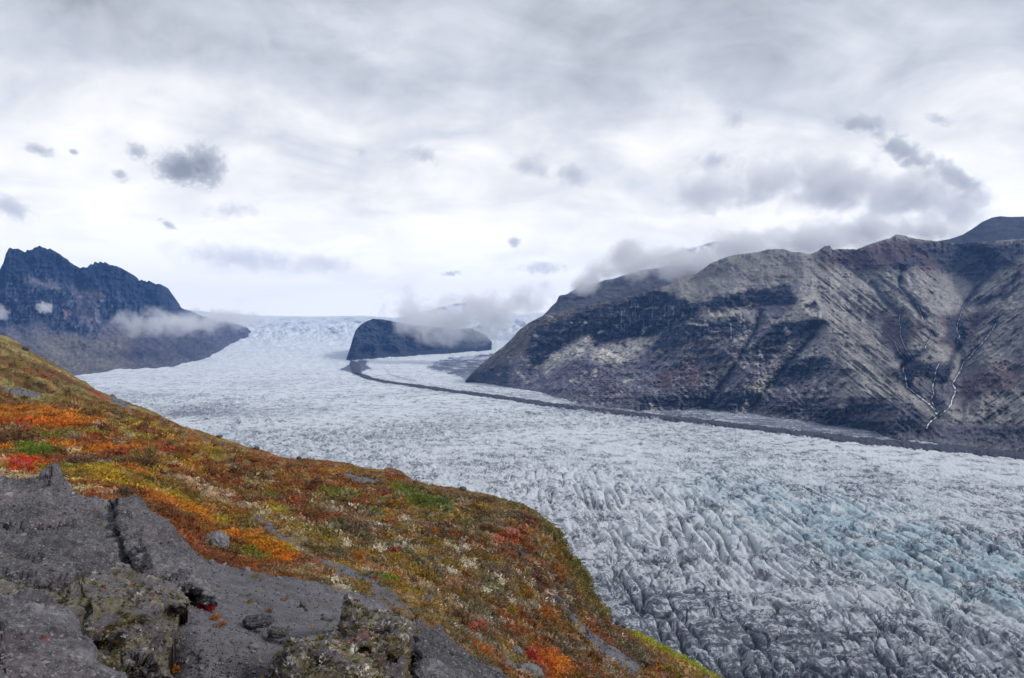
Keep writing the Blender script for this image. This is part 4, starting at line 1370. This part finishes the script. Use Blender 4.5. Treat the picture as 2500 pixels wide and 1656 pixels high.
def col_grit(dark=1.0, warm=0.0, moss=0.12, groove=None):
    def f(px, py, P, seed):
        base = np.array((0.112, 0.107, 0.118)) * dark
        c = np.ones(P.shape) * base
        c = c * np.clip(1 + 1.3 * fbm3(P / 1.8, 4, seed + 9, 0.6), 0.4, 2)[..., None]
        c = c * (1 + 1.0 * fbm3(P / 0.10, 3, seed + 10, 0.7))[..., None]
        a = fbm3(P / 0.5, 5, seed + 3, 0.6)
        c = c * (1 + 0.8 * a)[..., None]
        c = lerp(c, np.array((0.115, 0.095, 0.110)) * dark, sst(fbm3(P / 1.1, 3, seed + 4), 0.05, 0.35)[..., None] * 0.7)
        if groove:
            k = np.exp(-(seg_dist(px, py, groove) / 14) ** 2)
            c = lerp(c, np.array((0.24, 0.235, 0.24)), (0.85 * k)[..., None])
        m = sst(fbm3(P / 0.32, 4, seed + 5, 0.6), 0.30, 0.42) * sst(fbm3(P / 1.5, 2, seed + 6), -0.1, 0.2)
        c = lerp(c, np.array((0.22, 0.20, 0.03)), (moss * 5 * m).clip(0, 0.8)[..., None])
        r_ = sst(fbm3(P / 0.4, 3, seed + 7), 0.46, 0.54)
        c = lerp(c, np.array((0.28, 0.02, 0.03)), (0.5 * r_)[..., None])
        return c
    return f


def col_moss(lich=0.5):
    def f(px, py, P, seed):
        c = np.ones(P.shape) * np.array((0.066, 0.047, 0.056))
        a = sst(fbm3(P / 0.5, 5, seed + 3, 0.65), -0.03, 0.10)
        c = lerp(c, np.array((0.125, 0.100, 0.034)), a[..., None] * 0.9)
        c = lerp(c, np.array((0.17, 0.15, 0.035)), (sst(fbm3(P / 0.3, 4, seed + 4, 0.6), 0.22, 0.42) * 0.8)[..., None])
        c = lerp(c, np.array((0.30, 0.035, 0.02)), (sst(fbm3(P / 0.5, 3, seed + 5), 0.42, 0.52) * 0.6)[..., None])
        l = sst(fbm3(P / 0.10, 3, seed + 6, 0.6), 0.08, 0.26) * sst(fbm3(P / 0.6, 3, seed + 7), 0.02, 0.2)
        c = lerp(c, np.array((0.62, 0.58, 0.56)), (lich * l)[..., None])
        c = lerp(c, np.array((0.035, 0.022, 0.028)), (0.85 * sst(fbm3(P / 0.33, 4, seed + 9, 0.6), 0.16, 0.3))[..., None])
        c = c * (1 + 0.6 * fbm3(P / 0.12, 4, seed + 8, 0.6))[..., None]
        return c
    return f


def build_rocks():
    up = plane3([(0, 1166, 19.5), (500, 1380, 15.8), (0, 1440, 11.8)])
    A1 = [(-90, 1172), (0, 1166), (60, 1167), (95, 1161), (118, 1138), (130, 1125), (140, 1131), (152, 1150), (170, 1180), (185, 1202), (210, 1212), (238, 1214), (262, 1217), (285, 1260), (305, 1320), (330, 1400), (340, 1440), (290, 1440), (150, 1330), (-90, 1330)]
    rock('rock_outcrop', A1, lambda x, y: up(x, y) + 0.5, 1.5, 95, M_ROCK, col_grit(1.0, 0, 0.12, [(258, 1225), (276, 1275), (292, 1330), (318, 1400), (325, 1440)]), 2.2,
         ((1.9, 0.75, 4, 2), (0.8, 0.25, 4, 2), (0.28, 0.12, 4, 0), (0.12, 0.045, 3, 1)), [(150, 1215, 50, 9, 0.35)], 400, 4.0,
         'grey gritty outcrop with a pointed top, at the left edge')
    A2 = [(-90, 1282), (0, 1290), (60, 1297), (90, 1292), (150, 1285), (214, 1284), (232, 1300), (252, 1345), (278, 1390), (292, 1430), (160, 1452), (100, 1465), (0, 1440), (-90, 1430)]
    rock('rock_outcrop', A2, lambda x, y: up(x, y) - 0.9, 1.3, 85, M_ROCK, col_grit(0.95, 0, 0.16), 2.2,
         ((1.7, 0.65, 4, 2), (0.8, 0.25, 4, 2), (0.28, 0.12, 4, 0), (0.12, 0.045, 3, 1)), [(70, 1370, 60, 14, 0.3)], 404, 4.0,
         'grey gravelly shelf below the pointed outcrop')
    A3 = [(268, 1217), (285, 1218), (330, 1214), (352, 1228), (380, 1252), (420, 1282), (450, 1312), (480, 1350), (500, 1390), (520, 1440), (534, 1472), (500, 1480), (470, 1474), (430, 1440), (380, 1452), (350, 1440), (332, 1400), (312, 1360), (296, 1310), (280, 1255)]
    rock('rock_outcrop', A3, lambda x, y: up(x, y) - 0.2, 1.5, 70, M_ROCK, col_grit(1.05, 0, 0.08), 2.2,
         ((1.9, 0.65, 4, 2), (0.8, 0.25, 4, 2), (0.28, 0.12, 4, 0), (0.12, 0.045, 3, 1)), [(470, 1455, 24, 15, 1.5), (400, 1300, 14, 60, 0.25)], 408, 4.0,
         'rounded grey gritty lobe right of the pointed outcrop')
    B = [(-60, 1425), (0, 1420), (70, 1432), (140, 1448), (200, 1408), (240, 1395), (270, 1385), (300, 1392), (350, 1400), (400, 1412), (430, 1430), (450, 1452), (462, 1462), (462, 1480), (440, 1500), (430, 1540), (420, 1570), (410, 1600),
         (420, 1670), (200, 1690), (60, 1640), (-60, 1560)]
    rock('mossy_rock', B, plane3([(0, 1425, 10.2), (450, 1450, 11.4), (300, 1660, 8.0)]), 1.3, 90, M_WET, col_moss(0.25), 2.2,
         ((1.0, 0.34, 4, 1), (0.40, 0.17, 4, 0), (0.12, 0.06, 4, 0)),
         [(420, 1510, 34, 16, 1.1), (262, 1400, 16, 10, 0.4), (250, 1585, 34, 26, 0.6), (200, 1500, 14, 30, 0.4), (330, 1530, 30, 10, 0.25), (390, 1580, 24, 20, 0.3)], 420, 5.0,
         'dark olive mossy rock with hollows below the grey outcrop')
    Cc = [(-60, 1452), (0, 1448), (40, 1450), (62, 1446), (90, 1455), (120, 1472), (160, 1490), (180, 1520), (205, 1560), (222, 1595), (232, 1615), (300, 1640), (330, 1680), (320, 1760), (-60, 1760)]
    rock('grey_rock', Cc, plane3([(0, 1450, 8.3), (220, 1600, 7.4), (0, 1656, 6.4)]), 0.95, 100, M_ROCK, col_grit(0.92, 0, 0.14), 2.2,
         ((1.0, 0.34, 4, 2), (0.3, 0.13, 4, 0), (0.08, 0.035, 3, 1)), [(60, 1560, 70, 16, 0.12)], 440, 4.0,
         'nearest grey rock with yellow lichen specks, in the lower left corner')
    E = [(833, 1505), (837, 1470), (841, 1449), (850, 1444), (862, 1449), (870, 1462), (884, 1478), (900, 1490), (925, 1494), (960, 1494), (985, 1500), (1014, 1516), (1020, 1540), (1016, 1570), (1012, 1600), (1010, 1640), (1000, 1720), (640, 1720), (655, 1640), (690, 1585), (730, 1555), (790, 1548), (830, 1540)]
    rock('craggy_rock', E, plane3([(850, 1448, 12.4), (1000, 1500, 12.6), (800, 1656, 9.6)]), 1.5, 70, M_WET, col_moss(1.0), 1.9,
         ((0.9, 0.34, 4, 1), (0.36, 0.18, 4, 0), (0.11, 0.06, 4, 0)),
         [(890, 1505, 14, 10, 0.5), (935, 1550, 24, 13, 0.5), (880, 1600, 28, 16, 0.5), (950, 1620, 16, 20, 0.45), (770, 1620, 30, 18, 0.35)], 460, 4.0,
         'craggy wet mossy rock with a jagged horn, beside the gravel slope')
    F_ = [(962, 1545), (990, 1525), (1020, 1510), (1045, 1530), (1070, 1528), (1105, 1560), (1140, 1590), (1180, 1615), (1230, 1645), (1260, 1670), (1260, 1760), (1000, 1760), (1005, 1640), (1010, 1600)]
    rock('grey_rock', F_, plane3([(1020, 1510, 13.5), (1240, 1650, 13.0), (1000, 1656, 10.0)]), 1.3, 80, M_ROCK, col_grit(0.85, 0, 0.06), 1.9,
         ((1.1, 0.36, 4, 2), (0.25, 0.12, 4, 0), (0.09, 0.04, 3, 1)), [(985, 1560, 20, 14, 0.8)], 480, 3.0,
         'grey fluted rock right of the jagged horn')
    H_ = [(1180, 1330), (1200, 1322), (1240, 1335), (1290, 1352), (1318, 1372), (1310, 1385), (1270, 1380), (1240, 1362), (1200, 1350)]
    rock('rock_ledge', H_, plane3([(1180, 1325, 84), (1310, 1370, 81), (1240, 1380, 82)]), 1.6, 14, M_ROCK, col_grit(0.45, 0, 0.3), 1.5,
         ((2.0, 0.6, 4, 2), (0.7, 0.4, 4, 1)), [(1250, 1355, 30, 5, 1.2)], 490, 3.0, 'dark broken rock ledge across the lower slope', 'rock')
    I_ = [(1322, 1438), (1340, 1430), (1372, 1458), (1400, 1500), (1412, 1530), (1395, 1528), (1350, 1485)]
    rock('rock_ledge', I_, plane3([(1322, 1435, 84), (1412, 1530, 78), (1350, 1490, 80)]), 1.8, 14, M_ROCK, col_grit(0.55, 0, 0.2), 1.5,
         ((2.0, 0.6, 4, 2), (0.7, 0.4, 4, 1)), [], 495, 3.0, 'dark rock step at the head of the grey scree chute', 'rock')
    S_ = [(1415, 1500), (1440, 1520), (1490, 1545), (1492, 1560), (1470, 1560), (1440, 1540), (1418, 1520)]
    rock('rock_ledge', S_, plane3([(1415, 1500, 92), (1490, 1545, 92), (1440, 1540, 90)]), 1.6, 10, M_ROCK, col_grit(0.4, 0, 0.4), 1.5,
         ((2.0, 0.5, 4, 2), (0.7, 0.4, 4, 1)), [], 497, 3.0, 'dark undercut ledge at the foot of the green cliff', 'rock')
    U_ = [(560, 1497), (590, 1480), (640, 1478), (665, 1500), (720, 1520), (725, 1540), (690, 1548), (640, 1535), (600, 1515)]
    # boulders: rounded lumps resting on the ground
    lumps = [
        (525, 1325, 31, 26, 'boulder', 'rounded grey boulder sitting in green turf behind the outcrop', 1.0),
        (630, 1518, 34, 13, 'boulder', 'dark low rock half sunk in the gravel slope', 0.4),
        (680, 1545, 26, 10, 'boulder', 'small dark stone below the sunken rock on the gravel', 0.4),
        (740, 1478, 9, 7, 'stone', 'small dark stone alone on the upper gravel slope', 0.45),
        (1060, 1372, 22, 18, 'boulder', 'plum grey boulder among cream shrubs', 0.6),
        (626, 1095, 7, 5, 'boulder', 'dark boulder on the skyline before the dip', 0.5),
        (730, 1119, 6, 5, 'boulder', 'dark boulder on the skyline after the dip', 0.4),
        (1130, 1194, 9, 6, 'boulder', 'lone boulder on the brow of the hill above the ice', 0.5),
        (536, 1066, 7, 4, 'boulder', 'flat boulder on the long skyline of the slope', 0.5),
        (98, 938, 7, 5, 'boulder', 'small dark boulder on the olive upper slope', 0.3),
        (62, 852, 8, 6, 'boulder', 'dark boulder near the top of the hill', 0.3),
        (1507, 1522, 6, 5, 'boulder', 'rounded boulder at the top of the green strip', 0.45),
        (1523, 1530, 5, 4, 'boulder', 'smaller boulder beside the one topping the green strip', 0.45),
        (1030, 1465, 26, 10, 'boulder', 'dark flat rock beside the gravel path', 0.45),
        (1258, 1590, 18, 9, 'boulder', 'grey stone slab between orange and crimson plants', 0.9),
        (1290, 1640, 34, 16, 'boulder', 'pale grey slab at the bottom of the orange strip', 1.0),
        (800, 1510, 16, 8, 'stone', 'flat stone on gravel beside the jagged horn', 0.8),
    ]
    for i, (x, y, rx, ry, nm, lab, dk) in enumerate(lumps):
        Y = hill_depth(np.array([float(x)]), np.array([float(y + ry * 0.7)]))[0]
        bm = bmesh.new()
        bmesh.ops.create_icosphere(bm, subdivisions=5 if rx > 15 else 4, radius=1)
        V = np.array([v.co[:] for v in bm.verts])
        k = 1 + 0.30 * fbm3(V * 1.1 + i * 3, 3, 601 + i, 0.55) + 0.26 * fbm3(V * 2.6 + i, 5, 651 + i, 0.62, 2)
        V = V * k[:, None]
        sx, sz = rx / F * Y, ry / F * Y
        V = V * np.array([sx, sx * 0.8, sz])
        for v, q in zip(bm.verts, V):
            v.co = q
        me = bpy.data.meshes.new(nm)
        bm.to_mesh(me)
        bm.free()
        col = np.ones((len(V), 4), np.float32)
        c = np.array((0.165, 0.16, 0.172)) * dk * (1 + 0.6 * fbm3(V / sx * 2.2, 5, 700 + i, 0.6))[:, None]
        c = lerp(c, np.array((0.15, 0.13, 0.04)), (0.5 * sst(fbm3(V / sx * 1.7, 4, 720 + i, 0.6), 0.2, 0.4))[:, None])
        col[:, :3] = np.clip(c, 0.01, 0.8)
        a = me.attributes.new('Col', 'FLOAT_COLOR', 'POINT')
        a.data.foreach_set('color', col.ravel())
        me.polygons.foreach_set('use_smooth', np.ones(len(me.polygons), bool))
        me.materials.append(M_ROCK)
        o = link(nm, me)
        o.location = unproj(np.array(float(x)), np.array(float(y)), Y)
        tag(o, lab, 'boulder' if nm == 'boulder' else 'stone')


def build_moss(protos):
    """cushions of moss and grey lichen on the two wet rocks"""
    r = np.random.default_rng(31)
    for rock_o, V in MOSS:
        p = V[r.integers(0, len(V), 5200)]
        a = fbm3(p / 0.45, 4, 801, 0.6)
        b = fbm3(p / 0.22, 3, 802, 0.6)
        keep = (a + 0.25 * r.normal(size=len(p)) > 0.02)
        p, a, b = p[keep], a[keep], b[keep]
        n = len(p)
        size = 0.0028 * p[:, 1] * np.exp(r.normal(0, 0.45, n))
        col = lerp(np.array((0.080, 0.066, 0.020)), np.array((0.20, 0.17, 0.038)), sst(b, 0.0, 0.35)[:, None])
        g = (r.random(n) < 0.16) | (b > 0.36)
        col[g] = np.array((0.50, 0.46, 0.42))
        q = r.random(n) < 0.025
        col[q] = np.array((0.40, 0.05, 0.02))
        col = col * np.clip(r.normal(1, 0.3, (n, 1)), 0.4, 1.8)
        rot = np.stack([r.uniform(-.5, .9, n), r.uniform(-.5, .5, n), r.uniform(0, 6.28, n)], -1)
        o = instancer('moss', p, np.stack([size] * 3, -1), rot, col, protos, None, 12)
        o.parent = rock_o
        o['kind'] = 'stuff'


def build_gravel(px, PY, P, sm):
    """loose stones on the bare ground: one scattered mass"""
    r = np.random.default_rng(9)
    R, C = PY.shape
    sel = (sm > 0.5) & (PY < 1700) & (px[None] > -60) & (px[None] < 1750)
    idx = np.argwhere(sel)
    n = 26000
    w = 1.0 / np.ones(len(idx))
    pick = idx[r.integers(0, len(idx), n)]
    p = P[pick[:, 0], pick[:, 1]] + r.normal(size=(n, 3)) * 0.003 * P[pick[:, 0], pick[:, 1]][:, 1:2] * np.array([1, 1, 0])
    for V, _c in GRIT:
        k = len(V) // 3
        p = np.concatenate([p, V[r.integers(0, len(V), k)]])
    n = len(p)
    size = np.clip(0.0009 * p[:, 1], 0.006, 0.2) * np.exp(r.normal(0, 0.6, n))
    sc = np.stack([size, size * r.uniform(0.6, 1, n), size * r.uniform(0.45, 0.9, n)], -1)
    rot = np.stack([r.uniform(-.4, .4, n), r.uniform(-.4, .4, n), r.uniform(0, 6.28, n)], -1)
    g = np.clip(r.lognormal(math.log(0.11), 0.38, n), 0.025, 0.34)
    col = np.stack([g, g * 0.975, g * 1.05], -1)
    m, t, out = new_mat('gravel_stone')
    bs = t.node('ShaderNodeBsdfPrincipled', {'Base Color': attr(t, 'Col', 'INSTANCER'), 'Roughness': 0.85, 'Specular IOR Level': 0.25})
    t.l.new(bs.outputs[0], out.inputs['Surface'])
    protos = []
    for i in range(3):
        bm = bmesh.new()
        bmesh.ops.create_icosphere(bm, subdivisions=1, radius=1)
        for v in bm.verts:
            v.co *= r.uniform(0.7, 1.2)
        me = bpy.data.meshes.new('pebble')
        bm.to_mesh(me)
        bm.free()
        me.materials.append(m)
        o = link('pebble', me)
        o.location = (0, -40, -60)
        o.hide_render = True
        protos.append(o)
    o = instancer('gravel', p, sc, rot, col, protos, m, 8)
    tag(o, 'loose grey gravel on the bare slope and path', None, None, 'stuff')


# ------------------------------------------------------------------ clouds
def cloud(name, blobs, dens, label, seed=0, lam=None, color=(0.86, 0.88, 0.92), amp=0.75, edge=0.5, step=None, aniso=0.2):
    """a closed body of mist: ellipsoids given in picture x, y, distance and half sizes, torn at the edge by noise"""
    E = []
    for (x, y, Y, rx, ry, rd, rot) in blobs:
        c = unproj(np.array(float(x)), np.array(float(y)), Y)
        E.append((c, rx / F * Y, rd, ry / F * Y, math.radians(rot)))
    bm = bmesh.new()
    for c, a, b, h, rot in E:
        ret = bmesh.ops.create_icosphere(bm, subdivisions=3, radius=1)
        ca, sa = math.cos(rot), math.sin(rot)
        for v in ret['verts']:
            x, y, z = v.co.x * a * 1.18, v.co.y * b * 1.18, v.co.z * h * 1.18
            v.co = Vector((x * ca + z * sa + c[0], y + c[1], -x * sa + z * ca + c[2]))
    me = bpy.data.meshes.new(name)
    bm.to_mesh(me)
    bm.free()
    o = link(name, me)
    small = min(min(e[1], e[2], e[3]) for e in E)
    md = o.modifiers.new('remesh', 'REMESH')
    md.mode = 'VOXEL'
    md.voxel_size = max(small * 0.22, 6)
    dg = bpy.context.evaluated_depsgraph_get()
    me2 = bpy.data.meshes.new_from_object(o.evaluated_get(dg))
    o.modifiers.clear()
    o.data = me2
    me2.name = name
    lam = lam or small * 1.6
    m, t, out = new_mat(name + '_vapour')
    p = pos(t)
    field = None
    for c, a, b, h, rot in E:
        mp = t.node('ShaderNodeMapping', vector_type='TEXTURE')
        t.put(mp.inputs['Vector'], p)
        mp.inputs['Location'].default_value = c
        mp.inputs['Rotation'].default_value = (0, rot, 0)
        mp.inputs['Scale'].default_value = (a, b, h)
        d = t.math('SUBTRACT', 1.0, t.vmath('LENGTH', mp.outputs[0]))
        field = d if field is None else t.math('SMOOTH_MAX', field, d, 0.25)
    n = t.noise(t.vmath('ADD', p, (seed * 911.0, 0, seed * 377.0)), 1.0 / lam, 5, 0.58, 0.4)
    f = t.math('ADD', field, t.math('MULTIPLY', t.math('SUBTRACT', n, 0.55), amp * 2))
    edgefade = t.mapr(field, -0.12, 0.12)
    den = t.math('MULTIPLY', t.math('MULTIPLY', t.mapr(f, 0.0, edge), edgefade), dens)
    pv = t.node('ShaderNodeVolumePrincipled', {'Color': color, 'Density': den, 'Anisotropy': aniso})
    t.l.new(pv.outputs[0], out.inputs['Volume'])
    o.data.materials.clear()
    o.data.materials.append(m)
    tag(o, label, 'cloud', 'clouds hanging on the slopes' if label and 'slope' in label else 'clouds')
    o['kind'] = 'thing'
    return o


def build_clouds():
    G = (0.80, 0.83, 0.88)
    # low mist on the slopes
    cloud('mist_cloud', [(325, 790, 2600, 50, 40, 120, 0), (385, 788, 2650, 70, 46, 140, 0), (470, 788, 2800, 95, 42, 150, 0), (570, 778, 3100, 110, 30, 170, 4)], 0.017,
          'low white cloud drifting across the foot of the dark left mountain', 1, 60, (0.98, 0.985, 0.99), 1.5, 0.9)
    cloud('mist_cloud', [(108, 752, 2450, 20, 17, 40, 0)], 0.045, 'small bright puff against the middle of the left cliff', 2, 18, (0.97, 0.98, 0.99), 1.2, 0.5)
    cloud('mist_cloud', [(2, 765, 2400, 18, 26, 40, 0)], 0.03, 'faint puff at the outer edge of the left cliff', 3, 18, (0.95, 0.97, 0.99), 1.2, 0.5)
    cloud('mist_cloud', [(1010, 775, 3050, 95, 56, 170, 0), (1090, 780, 3000, 110, 66, 200, 0), (1180, 765, 2900, 110, 70, 180, 0), (1270, 735, 2800, 100, 50, 170, -15), (1110, 812, 2880, 110, 40, 110, -6), (1030, 795, 2900, 85, 42, 110, 0), (1190, 800, 2850, 80, 50, 100, -20), (1005, 730, 3100, 40, 46, 60, 35)],
          0.016, 'pale grey cloud filling the pass over the dark rock island', 4, 90, (0.985, 0.985, 0.99), 1.5, 0.9)
    cloud('mist_cloud', [(1440, 690, 2280, 70, 34, 80, -22), (1490, 660, 2300, 100, 50, 90, -22), (1570, 645, 2250, 120, 54, 100, -14), (1540, 625, 2500, 70, 45, 120, 0), (1680, 640, 2350, 130, 50, 150, -10), (1820, 600, 2400, 120, 50, 150, 0), (1980, 590, 2500, 150, 55, 180, 0), (2120, 570, 2600, 150, 60, 180, 0), (2260, 562, 2550, 120, 44, 120, 0)],
          0.032, 'long grey cloud bank lying along the crest of the right mountain', 5, 85, (0.95, 0.955, 0.965), 1.3, 0.9)
    cloud('storm_cloud', [(1730, 470, 4200, 120, 72, 300, 0), (1880, 440, 4200, 160, 86, 350, 0), (2050, 450, 4200, 190, 92, 350, 0), (2230, 480, 4300, 180, 90, 350, 0), (2350, 505, 4300, 110, 60, 250, 20)],
          0.015, 'big billowing grey cloud above the right mountain', 6, 140, (0.93, 0.935, 0.95), 1.4, 1.0)
    cloud('torn_cloud', [(2110, 300, 4200, 90, 26, 100, 8), (2210, 370, 4200, 120, 34, 120, 38), (2340, 440, 4300, 120, 30, 120, 36)], 0.022,
          'dark torn streamer of cloud slanting down to the right peak', 7, 70, (0.72, 0.75, 0.80), 1.3, 0.6)
    puffs = [
        ([(95, 366, 5200, 42, 14, 120, 12)], 'small dark cloud strip high above the left mountain'),
        ([(182, 371, 5200, 12, 8, 40, 12)], 'tiny dark cloud dot right of the small strip'),
        ([(440, 410, 5400, 62, 42, 220, 0), (500, 400, 5400, 55, 55, 200, 0), (335, 370, 5400, 26, 22, 120, 20), (520, 445, 5400, 20, 22, 90, 0), (295, 430, 5400, 22, 16, 80, 20)], 'largest lone grey cloud in the left half of the sky'),
        ([(1035, 378, 5600, 44, 22, 160, 16)], 'grey cloud wedge in the middle of the sky'),
        ([(885, 372, 5600, 20, 14, 90, 0)], 'faint round cloud left of the wedge'),
        ([(1300, 405, 5200, 50, 30, 180, 12), (1400, 425, 5200, 48, 30, 180, 12)], 'double grey cloud right of the wedge'),
        ([(1257, 592, 8200, 20, 14, 70, 20)], 'small grey puff low in the middle sky'),
        ([(1325, 655, 8200, 62, 16, 260, 0)], 'flat grey wisp over the end of the long ridge'),
        ([(930, 95, 5200, 70, 26, 240, -8)], 'blurred grey smudge near the top of the sky'),
        ([(632, 95, 5200, 30, 32, 160, 30)], 'grey blurred puff left of the top smudge'),
        ([(1795, 288, 5200, 32, 28, 140, 0)], 'rounded grey puff above the billowing cloud'),
        ([(600, 632, 8200, 180, 34, 500, 6), (790, 645, 8200, 90, 26, 400, 4)], 'long pale grey cloud streak over the ice pass'),
        ([(20, 505, 8200, 70, 28, 200, 28)], 'grey cloud wedge at the left edge above the mountain'),
        ([(570, 512, 8200, 80, 22, 220, -4)], 'faint flat cloud below the largest lone cloud'),
        ([(410, 548, 8200, 26, 10, 70, 28)], 'thin curved wisp over the left mountain shoulder'),
        ([(1102, 668, 8200, 28, 7, 60, -5)], 'thin flat sliver of cloud above the pass'),
        ([(2290, 290, 4600, 40, 12, 80, 20)], 'little dark wisp right of the torn streamer'),
        ([(250, 75, 5000, 260, 60, 400, 6)], 'broad blue grey bank in the upper left sky'),
        ([(1745, 395, 4600, 52, 22, 120, 0)], 'dark cap on the left shoulder of the billowing cloud'),
    ]
    for i, (b, lab) in enumerate(puffs):
        b = [(x, y, Y, rx * 1.25, ry * 1.3, rd, ro) for x, y, Y, rx, ry, rd, ro in b]
        tall = min(q[4] for q in b) / F * b[0][2]
        cloud('cloud', b, 2.6 / max(30, min(q[5] for q in b)) * (0.55 if i in (8, 9, 11, 13, 17, 4) else 1.0), lab, 20 + i, max(40, tall * 0.8), (0.78, 0.80, 0.845), 1.15, 1.0)


def build_haze():
    bm = bmesh.new()
    bmesh.ops.create_cube(bm, size=1)
    for v in bm.verts:
        v.co = Vector((v.co.x * 12000, v.co.y * 8000 + 3200, -400 if v.co.z < 0 else 565))
    me = bpy.data.meshes.new('haze')
    bm.to_mesh(me)
    bm.free()
    m, t, out = new_mat('haze_air')
    pv = t.node('ShaderNodeVolumePrincipled', {'Color': (0.18, 0.42, 1.0), 'Density': HAZE, 'Anisotropy': 0.1})
    t.l.new(pv.outputs[0], out.inputs['Volume'])
    me.materials.append(m)
    o = link('haze', me)
    tag(o, None, None, None, 'stuff')


HAZE = 6.5e-5

build_floor()
build_glacier()
build_right_mountain()
build_left_mountain()
build_far()
hill = build_hill()
build_rocks()
protos = build_plants(*hill)
build_moss(protos)
build_shrubs(*hill)
build_gravel(*hill)
build_clouds()
build_haze()
